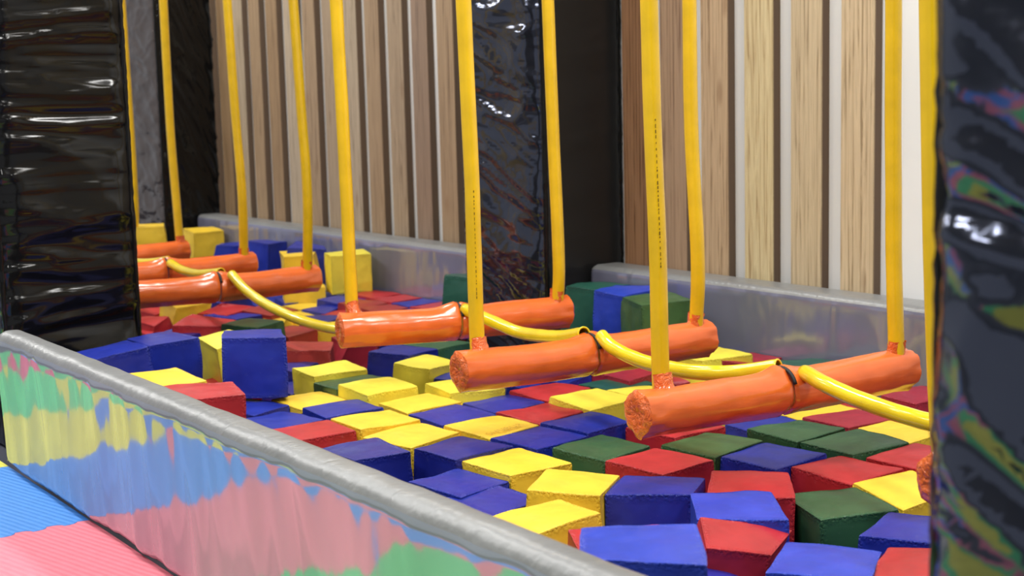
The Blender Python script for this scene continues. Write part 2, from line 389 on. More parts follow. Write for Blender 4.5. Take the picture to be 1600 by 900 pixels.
def column(x0, x1, y0, y1, label, foil_amp=.016, blk_amp=.012, seed=1, black=None, foil_fz=7, blk_fz=8, blk_fx=1.0, tilt=0, foil=None, foil_fx=2.0):
    root = empty('padded_column', ((x0 + x1) / 2, (y0 + y1) / 2, PIT_Z), label, 'padded column')
    z0, z1 = PIT_Z + .01, 3.96
    cv, cf = box_geo((x0 + .02, y0 + .02, z0), (x1 - .02, y1 - .02, z1)); mesh_obj('foam_core', cv, cf, M_BLACK_MATT, root, root.location, smooth=False)
    wrap_face((x0, y0), (x1, y0), z0, z1, foil_amp, seed, foil or M_FOIL, 'front_cover', root, fz=foil_fz, fx=foil_fx, tilt=.9)
    wrap_face((x1, y0), (x1, y1), z0, z1, blk_amp, seed + 1.3, black or M_BLACK, 'side_cover', root, fz=blk_fz, fx=blk_fx, tilt=tilt)
    wrap_face((x1, y1), (x0, y1), z0, z1, .008, seed + 2.3, M_BLACK, 'back_cover', root, nu=12, nv=120)
    wrap_face((x0, y1), (x0, y0), z0, z1, .008, seed + 3.3, M_BLACK, 'side_cover', root, nu=12, nv=120)
    for (cx, cy) in ((x0, y0), (x1, y0), (x1, y1)):
        mx_, my_ = (x0 + x1) / 2, (y0 + y1) / 2
        cx += .008 if cx < mx_ else -.008; cy += .008 if cy < my_ else -.008
        pts = [Vector((cx + .003 * noise.noise(Vector((seed, z * 6, 1))), cy + .003 * noise.noise(Vector((seed, z * 6, 7))), z)) for z in [z0 + (z1 - z0) * i / 200 for i in range(201)]]
        V, F = tube_geo(pts, lambda i, a: .012 + .004 * noise.noise(Vector((i * .9, a, seed))), 10)
        mesh_obj('corner_seam', V, F, M_BLACK, root, (cx, cy, 2))
    return root
column(-6.25, -5.70, 1.56, 2.105, 'near left padded column wrapped in wrinkled glossy black vinyl', seed=2, blk_amp=.032, blk_fz=4.6, blk_fx=.8)
column(-6.02, -5.35, 3.90, 4.355, 'middle padded column with wrinkled reflective foil front and plain black side', seed=4, foil_amp=.034, blk_amp=.004, black=M_BLACK_MATT, foil_fz=5.2, foil_fx=1.1, blk_fz=3)
column(-10.55, -9.95, 3.90, 4.355, 'farthest padded column with creased black side and greyish foil front', seed=6, foil_amp=.014, blk_amp=.014, blk_fz=5, blk_fx=3, tilt=4, foil=film_mat('grey_foil', (.15, .12, .11, 1), .7, .2, (2, 1, 4), 2.5, .8, .03))
column(-1.115, -.55, 1.375, 1.9, 'nearest padded column at the right edge wrapped in dark reflective foil', seed=9, foil_amp=.050, foil_fz=4.2, foil_fx=1.3)

# ------------------------------------------------------------------ foam cubes
def foam_cube(corn, col, label, seed, puff=.02, rr=.085):
    Q = [Vector(corn[i * 3:i * 3 + 3]) for i in range(8)]
    cen = sum(Q, Vector()) / 8
    Q = [cen + (q - cen) * .992 for q in Q]
    # parametric ticks: dense at the edges
    T = [-1, -.975, -.945, -.88, -.78, -.6, -.35, 0, .35, .6, .78, .88, .94, .975, 1]; n = len(T)
    # corner order: 0 L,1 T,2 R,3 B top; 4..7 bottom. a axis: L->T , b axis: L->B
    def tri(a, b, c):
        a = (a + 1) / 2; b = (b + 1) / 2; c = (c + 1) / 2
        top = Q[0] * (1 - a) * (1 - b) + Q[1] * a * (1 - b) + Q[3] * (1 - a) * b + Q[2] * a * b
        bot = Q[4] * (1 - a) * (1 - b) + Q[5] * a * (1 - b) + Q[7] * (1 - a) * b + Q[6] * a * b
        return top * c + bot * (1 - c)
    faces = [(0, 1, 2, 1), (0, 1, 2, -1), (0, 2, 1, 1), (0, 2, 1, -1), (1, 2, 0, 1), (1, 2, 0, -1)]
    V = []; F = []; UV = []; index = {}
    def vid(p):
        k = (round(p[0], 4), round(p[1], 4), round(p[2], 4))
        if k in index: return index[k]
        q = Vector(p); inn = Vector([max(-(1 - rr), min(1 - rr, c)) for c in q]); d = q - inn
        if d.length > 1e-6: q = inn + d.normalized() * rr
        bul = []
        for ax in range(3):
            o1, o2 = (ax + 1) % 3, (ax + 2) % 3
            bul.append(p[ax] * puff * (1 - p[o1] ** 2) * (1 - p[o2] ** 2) * (1 if abs(p[ax]) > .9 else 0))
        q += Vector(bul)
        w_ = tri(*q)
        pr = sorted((abs(p[0]), abs(p[1]), abs(p[2]))); rid = .0045 if pr[1] > .985 else 0
        h = rid + noise.noise(w_ * 8 + Vector((seed, 0, 0))) * .0075 + noise.noise(w_ * 26 + Vector((0, seed, 0))) * .002
        w_ = w_ + (w_ - cen).normalized() * h
        V.append(w_); index[k] = len(V) - 1; return index[k]
    for (a, b, c, s) in faces:
        for i in range(n - 1):
            for j in range(n - 1):
                vs = []; us = []
                for (ii, jj) in ((i, j), (i + 1, j), (i + 1, j + 1), (i, j + 1)):
                    p = [0, 0, 0]; p[a] = T[ii]; p[b] = T[jj]; p[c] = s; vs.append(vid(p)); us.append(((T[ii] + 1) / 2, (T[jj] + 1) / 2))
                F.append(vs); UV.append(us)
    # orient outward
    FF = []; uvs = []
    for f, u in zip(F, UV):
        p = [V[i] for i in f]; nrm = (p[2] - p[0]).cross(p[3] - p[1])
        if nrm.dot((p[0] + p[2]) / 2 - cen) < 0: f = f[::-1]; u = u[::-1]
        FF.append(tuple(f)); uvs += u
    o = mesh_obj('foam_cube', V, FF, FM[col], origin=cen, uvs=uvs)
    tag(o, label, 'foam cube', 'coloured foam cubes in the pit')
    return o, Q, cen

CUBES = [
 ('front_blue', 'B', 'big bright blue foam block lying on top beside the padded rim in front', [-2.055,1.555,.411,-2.232,1.697,.401,-2.09,1.875,.408,-1.904,1.736,.399,-2.046,1.553,.178,-2.228,1.694,.172,-2.088,1.877,.177,-1.906,1.737,.174]),
 ('front_red', 'R', 'red foam block mostly hidden beneath the big front blue block', [-2.565,1.945,.216,-2.763,2.059,.203,-2.644,2.259,.21,-2.447,2.142,.216,-2.556,1.942,-.015,-2.753,2.06,-.025,-2.636,2.258,-.02,-2.439,2.14,-.013]),
 ('y_rim_front', 'Y', 'yellow foam cube against the silver rim, left of the half hidden red block', [-3.037,2.014,.18,-3.034,2.24,.19,-2.814,2.207,.208,-2.806,1.997,.192,-3.033,2.015,-.051,-3.019,2.246,-.04,-2.789,2.236,-.024,-2.803,2.006,-.04]),
 ('y_mid4', 'Y', 'squared up yellow foam cube right behind the front rim yellow cube', [-3.11,2.18,.209,-3.258,2.361,.206,-3.088,2.492,.199,-2.946,2.307,.204,-3.123,2.167,-.022,-3.265,2.349,-.026,-3.083,2.492,-.032,-2.941,2.311,-.028]),
 ('y_mid5', 'Y', 'yellow foam cube between the wrinkled green cube and a blue cube with tall sides', [-3.609,2.299,.168,-3.634,2.533,.172,-3.405,2.558,.156,-3.392,2.328,.161,-3.619,2.304,-.063,-3.649,2.532,-.058,-3.421,2.56,-.071,-3.389,2.335,-.071]),
 ('b_rimA', 'B', 'blue foam cube touching the silver rim, hind one of a merged blue pair', [-3.525,2.062,.164,-3.6,2.276,.152,-3.396,2.33,.146,-3.306,2.102,.156,-3.536,2.035,-.066,-3.599,2.255,-.08,-3.379,2.325,-.084,-3.315,2.104,-.074]),
 ('b_rimB', 'B', 'blue foam cube touching the silver rim, front one of a merged blue pair', [-3.351,2.079,.15,-3.357,2.262,.154,-3.163,2.278,.149,-3.117,2.076,.151,-3.352,2.04,-.084,-3.369,2.274,-.087,-3.137,2.294,-.087,-3.12,2.06,-.083]),
 ('b_C', 'B', 'blue foam cube with tall dark left side above a gap near the rim', [-3.823,2.26,.174,-3.873,2.468,.173,-3.637,2.51,.175,-3.606,2.276,.176,-3.823,2.257,-.062,-3.859,2.483,-.056,-3.631,2.517,-.051,-3.596,2.289,-.054]),
 ('b_D', 'B', 'blue foam cube at the silver rim with dark right side facing a deep gap', [-4.075,2.062,.158,-3.976,2.216,.186,-3.752,2.212,.187,-3.817,2.051,.17,-4.035,2.063,-.071,-3.992,2.292,-.046,-3.77,2.232,-.054,-3.812,2.004,-.065]),
 ('y_sliver', 'Y', 'sunken yellow foam cube, only a sliver showing between the silver rim and a gap', [-4.06,2.063,-.022,-3.992,2.184,.108,-3.762,2.178,.095,-3.834,1.989,-.011,-4.018,2.164,-.217,-3.971,2.345,-.077,-3.747,2.286,-.103,-3.8,2.091,-.218]),
 ('r_E', 'R', 'flat topped red foam cube at the silver rim between two blue cubes', [-4.363,2.034,.173,-4.374,2.252,.171,-4.147,2.24,.179,-4.132,2.027,.178,-4.365,2.018,-.058,-4.364,2.25,-.061,-4.134,2.252,-.055,-4.135,2.021,-.053]),
 ('y_F', 'Y', 'yellow foam cube right of the flat red rim cube, hind of two joined yellows', [-4.361,2.251,.18,-4.344,2.478,.185,-4.114,2.463,.184,-4.129,2.245,.181,-4.358,2.255,-.05,-4.348,2.485,-.045,-4.118,2.474,-.046,-4.128,2.244,-.051]),
 ('y_G', 'Y', 'yellow foam cube before another yellow one, its front corner between two dark blue cubes', [-4.09,2.226,.166,-4.153,2.457,.173,-3.929,2.5,.169,-3.871,2.282,.162,-4.103,2.232,-.063,-4.157,2.455,-.056,-3.933,2.511,-.061,-3.88,2.288,-.069]),
 ('y_H', 'Y', 'yellow foam cube with faint printed lettering along its front edge', [-4.024,2.497,.176,-4.041,2.735,.174,-3.82,2.744,.177,-3.789,2.524,.166,-4.03,2.499,-.054,-4.05,2.729,-.055,-3.821,2.751,-.057,-3.801,2.522,-.062]),
 ('b_I', 'B', 'dark blue foam cube touching the left corner of the wrinkled green cube', [-3.784,2.523,.171,-3.825,2.744,.171,-3.598,2.769,.172,-3.561,2.545,.175,-3.788,2.515,-.06,-3.819,2.743,-.06,-3.591,2.776,-.058,-3.56,2.548,-.057]),
 ('b_J', 'B', "dark blue foam cube behind the wrinkled green cube, left of the bar's crumpled end", [-3.827,2.752,.178,-3.858,2.984,.182,-3.645,2.987,.18,-3.602,2.775,.182,-3.846,2.734,-.044,-3.874,2.964,-.048,-3.651,2.981,-.064,-3.616,2.76,-.05]),
 ('g_K', 'G', 'wrinkled shiny green foam cube with puckered seams in front of two dark blue cubes', [-3.529,2.578,.18,-3.57,2.804,.178,-3.349,2.822,.181,-3.302,2.606,.177,-3.539,2.569,-.05,-3.569,2.798,-.053,-3.34,2.832,-.053,-3.312,2.602,-.054]),
 ('r_L', 'R', 'red foam cube with a dark shadow stripe, right of the wrinkled green cube', [-3.28,2.587,.185,-3.318,2.811,.185,-3.091,2.845,.181,-3.056,2.618,.184,-3.285,2.583,-.045,-3.32,2.811,-.045,-3.092,2.846,-.049,-3.057,2.618,-.047]),
 ('r_M', 'R', 'red foam cube directly under the near end of the nearest orange bar', [-3.616,2.94,.172,-3.622,3.173,.175,-3.395,3.178,.18,-3.384,2.951,.178,-3.611,2.943,-.057,-3.619,3.173,-.055,-3.389,3.181,-.05,-3.381,2.951,-.052]),
 ('g_N', 'G', 'plain green foam cube before the nearest full orange bar, between red and blue', [-3.35,2.862,.176,-3.39,3.083,.179,-3.162,3.112,.183,-3.129,2.883,.175,-3.355,2.861,-.056,-3.385,3.09,-.051,-3.157,3.122,-.048,-3.127,2.894,-.055]),
 ('b_O', 'B', 'blue foam cube in front of the joined pair of green cubes', [-3.125,2.9,.177,-3.163,3.119,.179,-2.931,3.145,.183,-2.907,2.912,.177,-3.131,2.899,-.056,-3.155,3.128,-.051,-2.926,3.154,-.046,-2.902,2.925,-.053]),
 ('g_P', 'G', 'left hand one of the joined pair of green foam cubes', [-3.333,3.206,.179,-3.322,3.437,.177,-3.107,3.414,.187,-3.102,3.197,.178,-3.335,3.204,-.053,-3.324,3.434,-.053,-3.093,3.426,-.047,-3.105,3.195,-.052]),
 ('g_Q', 'G', 'right hand one of the joined pair of green foam cubes with frayed front seam', [-3.104,3.208,.176,-3.08,3.448,.188,-2.859,3.427,.186,-2.877,3.198,.179,-3.105,3.223,-.052,-3.087,3.452,-.042,-2.857,3.433,-.044,-2.875,3.204,-.051]),
 ('b_R', 'B', 'blue foam cube peeking out between the nearest orange bar and the joined green pair', [-3.552,3.316,.138,-3.543,3.534,.143,-3.318,3.496,.155,-3.333,3.275,.147,-3.554,3.309,-.095,-3.526,3.539,-.088,-3.296,3.514,-.076,-3.325,3.285,-.085]),
 ('y_S', 'Y', "yellow foam cube showing as a long strip under the nearest orange bar's far half", [-3.62,3.624,.118,-3.552,3.843,.139,-3.339,3.758,.158,-3.397,3.565,.131,-3.605,3.642,-.111,-3.535,3.861,-.089,-3.316,3.791,-.074,-3.386,3.572,-.101]),
 ('r_T', 'R', 'dark red foam cube behind the joined green pair and below the yellow hose', [-3.386,3.509,.163,-3.367,3.759,.16,-3.156,3.72,.168,-3.162,3.495,.165,-3.394,3.515,-.066,-3.373,3.743,-.068,-3.143,3.725,-.064,-3.163,3.497,-.066]),
 ('y_U', 'Y', 'yellow foam cube with pointed front, right of the dark red one under the hose', [-3.149,3.518,.166,-3.157,3.745,.16,-2.936,3.731,.162,-2.925,3.506,.158,-3.163,3.508,-.067,-3.158,3.739,-.071,-2.927,3.74,-.071,-2.932,3.509,-.073]),
 ('r_V', 'R', 'red foam cube behind the big yellow cube near the right hand column', [-2.852,3.223,.172,-2.86,3.452,.18,-2.64,3.441,.192,-2.626,3.217,.179,-2.851,3.226,-.059,-2.851,3.456,-.051,-2.621,3.459,-.039,-2.621,3.229,-.051]),
 ('y_W', 'Y', 'large yellow foam cube beside the right hand column, behind the nearest green cube', [-2.686,2.983,.173,-2.668,3.205,.177,-2.454,3.149,.175,-2.466,2.933,.154,-2.711,2.98,-.06,-2.672,3.208,-.054,-2.443,3.177,-.059,-2.483,2.95,-.075]),
 ('r_X', 'R', 'red foam cube directly behind the tall green cube', [-2.912,2.974,.176,-2.928,3.196,.173,-2.696,3.205,.172,-2.685,2.977,.169,-2.904,2.983,-.065,-2.921,3.208,-.056,-2.691,3.217,-.054,-2.679,2.987,-.059]),
 ('r_Y', 'R', 'squared up red foam cube left of the gap behind the tall green cube', [-2.815,2.554,.178,-2.971,2.726,.194,-2.823,2.877,.194,-2.65,2.724,.184,-2.817,2.566,-.05,-2.982,2.726,-.039,-2.82,2.89,-.037,-2.655,2.73,-.046]),
 ('g_Z', 'G', 'tall dark green foam cube with two sides showing, the nearest green one', [-2.749,2.776,.163,-2.67,2.978,.17,-2.446,2.892,.167,-2.53,2.694,.157,-2.73,2.829,-.076,-2.636,3.022,-.048,-2.434,2.912,-.056,-2.536,2.705,-.077]),
 ('b_AA', 'B', 'dark blue foam cube beside the right hand column, right of the tall green cube', [-2.368,2.651,.164,-2.456,2.867,.164,-2.255,2.92,.185,-2.167,2.708,.179,-2.37,2.65,-.07,-2.441,2.868,-.067,-2.221,2.942,-.046,-2.154,2.72,-.053]),
 ('r_AB', 'R', 'red foam cube in the bottom right corner beside the column', [-2.093,2.382,.184,-2.223,2.591,.184,-2.07,2.673,.196,-1.923,2.489,.192,-2.104,2.376,-.05,-2.228,2.569,-.051,-2.033,2.699,-.038,-1.909,2.505,-.041]),
 ('b_AC', 'B', 'blue foam cube at the bottom of the view, left of the corner red cube', [-2.263,2.229,.188,-2.386,2.426,.189,-2.199,2.545,.188,-2.071,2.354,.188,-2.265,2.229,-.042,-2.389,2.422,-.042,-2.196,2.547,-.043,-2.071,2.354,-.042]),
 ('r_AD', 'R', 'bright red foam cube right of the big front blue block', [-2.482,2.257,.185,-2.612,2.356,.21,-2.515,2.58,.158,-2.431,2.418,.146,-2.574,2.221,-.04,-2.755,2.364,.015,-2.621,2.545,-.053,-2.452,2.394,-.11]),
 ('b_AE', 'B', 'blue foam cube directly behind the bright red front cube', [-2.635,2.366,.197,-2.813,2.505,.201,-2.693,2.681,.202,-2.501,2.552,.192,-2.637,2.367,-.035,-2.825,2.5,-.031,-2.691,2.689,-.031,-2.503,2.555,-.037]),
 ('b_AF', 'B', 'blue foam cube with a scuffed upright front face behind the big front blue block', [-2.972,2.34,.193,-3.113,2.525,.189,-2.941,2.672,.186,-2.798,2.497,.204,-2.959,2.338,-.034,-3.107,2.514,-.043,-2.934,2.663,-.043,-2.777,2.499,-.025]),
 ('b_AG', 'B', 'low blue foam cube wedged in the gap below the bright red front cube', [-2.402,2.176,.147,-2.596,2.335,.126,-2.563,2.459,.061,-2.329,2.296,.107,-2.456,2.101,-.073,-2.649,2.222,-.087,-2.517,2.405,-.159,-2.324,2.288,-.133]),
 ('b_AH', 'B', 'pale blue foam cube surrounded by yellow cubes behind the red rim cube', [-4.649,2.294,.163,-4.633,2.514,.167,-4.405,2.49,.176,-4.42,2.269,.167,-4.645,2.292,-.069,-4.623,2.522,-.064,-4.394,2.502,-.055,-4.415,2.272,-.063]),
 ('y_AI', 'Y', "flat yellow foam cube just right of the standing blue cube's foot", [-4.918,2.299,.15,-4.939,2.517,.15,-4.713,2.511,.155,-4.684,2.309,.147,-4.924,2.288,-.082,-4.935,2.519,-.081,-4.706,2.535,-.079,-4.694,2.304,-.085]),
 ('b_AJ', 'B', 'blue foam cube directly beneath the standing blue cube', [-4.853,2.067,.164,-4.984,2.232,.155,-4.774,2.305,.151,-4.66,2.111,.158,-4.875,2.014,-.069,-4.97,2.226,-.08,-4.762,2.331,-.082,-4.668,2.119,-.078]),
 ('b_AK', 'B', 'pale blue foam cube at the silver rim, left of the flat topped red one', [-4.598,2.026,.165,-4.668,2.223,.157,-4.437,2.271,.16,-4.383,2.049,.166,-4.605,2.001,-.068,-4.652,2.227,-.074,-4.428,2.28,-.07,-4.38,2.053,-.066]),
 ('b_stand', 'B', 'upright blue foam cube standing on the other cubes with its face to the viewer', [-4.932,2.119,.401,-5.139,2.22,.394,-5.054,2.418,.387,-4.837,2.334,.391,-4.924,2.111,.174,-5.135,2.202,.162,-5.045,2.414,.155,-4.832,2.331,.165]),
 ('r_AM', 'R', 'raised red foam cube at the silver rim in front of the standing blue cube', [-4.531,1.734,.333,-4.474,1.957,.333,-4.251,1.901,.327,-4.308,1.678,.328,-4.535,1.736,.103,-4.479,1.959,.103,-4.256,1.902,.098,-4.313,1.679,.098]),
 ('y_AN', 'Y', 'yellow foam cube at the silver rim, left of the raised red cube', [-4.941,1.723,.312,-4.96,1.952,.314,-4.731,1.972,.291,-4.713,1.742,.292,-4.962,1.723,.083,-4.981,1.952,.084,-4.752,1.97,.063,-4.734,1.741,.063]),
 ('b_AOr', 'B', 'raised blue foam cube with pale sheen, right one of two by the black column', [-5.273,1.972,.344,-5.494,1.966,.349,-5.548,2.16,.351,-5.314,2.194,.349,-5.28,1.977,.113,-5.508,1.942,.117,-5.539,2.172,.118,-5.312,2.204,.114]),
 ('b_AOl', 'B', 'raised blue foam cube at the rim, left one of two by the black column', [-5.152,1.729,.339,-5.385,1.72,.336,-5.405,1.937,.359,-5.176,1.933,.36,-5.159,1.745,.106,-5.389,1.73,.105,-5.4,1.961,.128,-5.17,1.976,.131]),
 ('b_AP', 'B', 'purplish blue foam cube seen as a sliver behind the raised blue pair', [-6.685,2.541,.159,-6.76,2.72,.172,-6.68,2.861,.15,-6.505,2.637,.159,-6.678,2.531,-.076,-6.814,2.715,-.071,-6.623,2.851,-.076,-6.486,2.666,-.073]),
 ('y_AQ', 'Y', 'wrinkled yellow foam cube between the raised blue pair and the standing blue cube', [-5.696,2.341,.284,-5.76,2.512,.294,-5.507,2.497,.299,-5.468,2.329,.265,-5.717,2.363,.03,-5.722,2.586,.08,-5.494,2.596,.086,-5.49,2.365,.031]),
 ('r_AR', 'R', 'red foam cube seen in the gap left of the standing blue cube', [-5.953,2.441,.09,-5.816,2.512,.176,-5.614,2.573,.136,-5.717,2.422,.081,-5.939,2.547,-.111,-5.88,2.728,.029,-5.666,2.688,-.058,-5.723,2.486,-.164]),
 ('r_AS', 'R', 'low red foam cube tucked behind the raised red cube at the standing blue cube', [-5.495,2.237,.136,-5.654,2.481,.123,-5.514,2.532,.088,-5.44,2.354,.096,-5.62,2.198,-.071,-5.747,2.394,-.083,-5.552,2.51,-.153,-5.431,2.317,-.148]),
 ('r_AT', 'R', 'brownish red foam cube right behind the standing blue cube', [-6.636,3.094,.119,-6.726,3.28,.113,-6.502,3.322,.118,-6.426,3.111,.106,-6.661,3.055,-.113,-6.717,3.281,-.119,-6.495,3.342,-.122,-6.439,3.119,-.125]),
 ('r_AU', 'R', 'red foam cube right of the standing blue cube, before the brownish red one', [-5.827,2.785,.157,-6.027,2.902,.158,-5.912,3.092,.154,-5.713,2.973,.152,-5.835,2.776,-.074,-6.032,2.895,-.072,-5.913,3.093,-.077,-5.716,2.974,-.079]),
 ('y_AW', 'Y', 'yellow foam cube partly hidden by the near end of the third orange bar', [-6.496,3.312,.137,-6.602,3.502,.135,-6.394,3.555,.13,-6.292,3.362,.119,-6.517,3.293,-.106,-6.601,3.506,-.098,-6.386,3.594,-.1,-6.305,3.378,-.113]),
 ('r_AX', 'R', 'red foam cube directly under the near end of the third orange bar', [-6.278,3.271,.108,-6.306,3.446,.11,-6.069,3.417,.106,-6.042,3.233,.092,-6.322,3.269,-.132,-6.268,3.483,-.123,-6.064,3.381,-.153,-6.112,3.176,-.122]),
 ('b_AY', 'B', 'dark blue foam cube below the third orange bar, left of the tall yellow cube', [-5.367,2.966,.193,-5.474,3.165,.188,-5.265,3.252,.18,-5.167,3.052,.191,-5.377,2.947,-.038,-5.473,3.157,-.044,-5.264,3.255,-.05,-5.168,3.046,-.043]),
 ('y_AZ', 'Y', "tall pale yellow foam cube left of the second orange bar's near end", [-5.129,2.953,.177,-5.21,3.158,.178,-4.992,3.211,.171,-4.92,2.998,.174,-5.164,2.931,-.048,-5.208,3.157,-.056,-4.982,3.205,-.066,-4.943,2.969,-.056]),
 ('y_BA', 'Y', 'pale yellow foam cube in front of the red cubes, behind the narrow green one', [-5.218,2.537,.196,-5.215,2.776,.2,-4.991,2.753,.195,-5.013,2.53,.193,-5.239,2.553,-.036,-5.221,2.78,-.03,-4.99,2.761,-.036,-5.01,2.531,-.041]),
 ('b_BB', 'B', 'blue foam cube squeezed between the standing blue cube and a pale yellow one', [-5.683,2.652,.128,-5.808,2.82,.106,-5.606,2.852,.127,-5.486,2.677,.123,-5.703,2.59,-.11,-5.783,2.808,-.127,-5.571,2.904,-.111,-5.49,2.685,-.113]),
 ('b_BC', 'B', 'dull blue foam cube right of the standing blue cube, behind the flat yellow one', [-5.414,2.512,.092,-5.497,2.692,.084,-5.282,2.713,.08,-5.209,2.524,.091,-5.44,2.457,-.14,-5.489,2.685,-.153,-5.264,2.743,-.156,-5.215,2.515,-.147]),
 ('g_BD', 'G', 'narrow looking green foam cube between two pale yellow cubes', [-5.002,2.519,.171,-5.01,2.748,.178,-4.786,2.743,.192,-4.796,2.512,.176,-5.006,2.531,-.062,-5.002,2.76,-.052,-4.771,2.757,-.039,-4.775,2.527,-.054]),
 ('y_BE', 'Y', 'raised yellow foam cube right of the narrow looking green one', [-4.788,2.512,.199,-4.797,2.74,.201,-4.57,2.731,.195,-4.561,2.513,.19,-4.802,2.509,-.032,-4.804,2.74,-.03,-4.574,2.745,-.036,-4.571,2.515,-.041]),
 ('y_BF', 'Y', 'low yellow foam cube behind the pale blue one in the middle of the pit', [-4.53,2.536,.166,-4.543,2.754,.169,-4.31,2.757,.174,-4.305,2.526,.165,-4.532,2.533,-.067,-4.534,2.764,-.061,-4.303,2.768,-.056,-4.302,2.537,-.065]),
 ('y_BG', 'Y', 'yellow foam cube right under the near end of the second orange bar', [-4.61,2.785,.192,-4.614,2.995,.192,-4.375,2.991,.182,-4.391,2.756,.192,-4.619,2.77,-.04,-4.607,3.001,-.041,-4.377,2.989,-.046,-4.389,2.759,-.04]),
 ('b_BH', 'B', "blue foam cube mostly hidden behind the second orange bar's near end", [-4.906,3.003,.14,-5.007,3.206,.145,-4.802,3.245,.151,-4.702,3.051,.144,-4.924,2.983,-.094,-4.997,3.202,-.089,-4.78,3.285,-.081,-4.707,3.066,-.091]),
 ('b_BI', 'B', "blue foam cube glimpsed behind the second orange bar's near rope", [-5.385,3.274,.131,-5.426,3.498,.14,-5.192,3.464,.152,-5.166,3.343,.122,-5.407,3.283,-.104,-5.435,3.514,-.089,-5.205,3.547,-.085,-5.179,3.317,-.115]),
 ('g_BJ', 'G', 'green foam cube with puckered front lying under the third orange bar', [-5.53,3.24,.168,-5.505,3.393,.189,-5.293,3.447,.186,-5.261,3.24,.18,-5.492,3.211,-.061,-5.511,3.445,-.049,-5.282,3.459,-.046,-5.263,3.226,-.053]),
 ('b_BK', 'B', 'blue foam cube behind the yellow lettered cube, left one of two touching blues', [-4.276,2.508,.172,-4.298,2.726,.173,-4.064,2.743,.171,-4.053,2.509,.17,-4.281,2.503,-.06,-4.294,2.733,-.058,-4.064,2.747,-.058,-4.051,2.517,-.061]),
 ('b_BL', 'B', 'blue foam cube before the middle orange bar, right one of two touching blues', [-4.357,2.789,.156,-4.373,3.01,.155,-4.146,3.002,.162,-4.13,2.782,.156,-4.363,2.779,-.076,-4.365,3.01,-.076,-4.135,3.017,-.07,-4.132,2.786,-.075]),
 ('r_BM', 'R', 'red foam cube right behind the yellow lettered cube', [-4.076,2.745,.173,-4.095,2.977,.172,-3.878,2.97,.18,-3.842,2.76,.17,-4.082,2.74,-.058,-4.095,2.97,-.058,-3.865,2.989,-.054,-3.852,2.759,-.06]),
 ('r_BN', 'R', "wrinkled red foam cube below the second orange bar's middle", [-4.373,3.007,.168,-4.392,3.235,.168,-4.169,3.229,.183,-4.142,3.012,.165,-4.376,3.006,-.065,-4.384,3.237,-.061,-4.154,3.251,-.051,-4.146,3.021,-.064]),
 ('y_BO', 'Y', "yellow foam cube with darker front side, left of the nearest bar's near rope", [-4.084,2.977,.197,-4.103,3.204,.194,-3.876,3.214,.189,-3.858,2.983,.183,-4.103,2.966,-.03,-4.117,3.196,-.035,-3.892,3.203,-.05,-3.873,2.979,-.044]),
 ('y_BP', 'Y', 'yellow foam cube behind the near rope of the nearest orange bar', [-4.159,3.295,.164,-4.182,3.512,.152,-3.964,3.488,.168,-3.937,3.277,.173,-4.167,3.266,-.068,-4.164,3.497,-.08,-3.933,3.504,-.065,-3.936,3.272,-.061]),
 ('b_BQ', 'B', "dark blue foam cube in shade under the second orange bar's near half", [-4.621,3.17,.132,-4.721,3.404,.112,-4.504,3.416,.121,-4.482,3.193,.121,-4.684,3.157,-.104,-4.724,3.384,-.116,-4.495,3.432,-.116,-4.456,3.205,-.117]),
 ('b_BQ2', 'B', 'blue foam cube under the middle of the second orange bar', [-4.635,3.291,.139,-4.643,3.528,.132,-4.511,3.507,.153,-4.407,3.302,.15,-4.63,3.264,-.097,-4.656,3.495,-.106,-4.426,3.53,-.08,-4.4,3.3,-.081]),
 ('g_BR', 'G', "dark green foam cube behind yellow ones, left of the nearest bar's near rope", [-4.361,3.311,.157,-4.37,3.543,.154,-4.182,3.556,.153,-4.185,3.351,.15,-4.392,3.318,-.08,-4.41,3.549,-.079,-4.176,3.564,-.087,-4.158,3.333,-.087]),
 ('r_BS', 'R', "bright red foam cube under the second orange bar's far half, left of a rope", [-4.488,3.478,.163,-4.349,3.611,.208,-4.301,3.731,.164,-4.211,3.447,.172,-4.444,3.439,-.059,-4.452,3.668,-.046,-4.226,3.684,-.058,-4.214,3.451,-.069]),
 ('r_BS2', 'R', "red foam cube right of the nearest bar's near rope beneath the hose", [-4.333,3.634,.134,-4.454,3.892,.13,-4.176,3.823,.143,-4.277,3.746,.104,-4.441,3.67,-.101,-4.46,3.91,-.104,-4.222,3.935,-.088,-4.219,3.711,-.138]),
 ('r_BV', 'R', 'dark red foam cube touching the far padded wall behind the hose', [-4.166,3.828,.213,-4.227,4.107,.201,-4.073,4.112,.197,-4.046,3.912,.195,-4.253,3.837,-.01,-4.301,4.064,-.022,-4.07,4.103,-.053,-4.023,3.883,-.044]),
 ('y_BW', 'Y', 'yellow foam cube below the far end of the second orange bar', [-4.369,3.753,.211,-4.302,3.985,.228,-4.064,3.947,.234,-4.18,3.792,.21,-4.363,3.808,-.021,-4.319,4.037,-.002,-4.092,3.979,-.002,-4.138,3.753,-.023]),
 ('g_BX', 'G', 'green foam cube behind the centre knot of the nearest orange bar', [-4.04,3.897,.2,-4.077,4.102,.19,-3.886,4.081,.207,-3.843,3.868,.203,-4.066,3.86,-.037,-4.066,4.092,-.047,-3.833,4.101,-.03,-3.833,3.871,-.031]),
 ('g_BY', 'G', 'green foam cube against the far padded wall behind the nearest orange bar', [-3.839,3.858,.241,-3.893,4.079,.225,-3.689,4.052,.242,-3.638,3.839,.239,-3.87,3.825,.005,-3.88,4.056,-.006,-3.648,4.081,.007,-3.638,3.85,.004]),
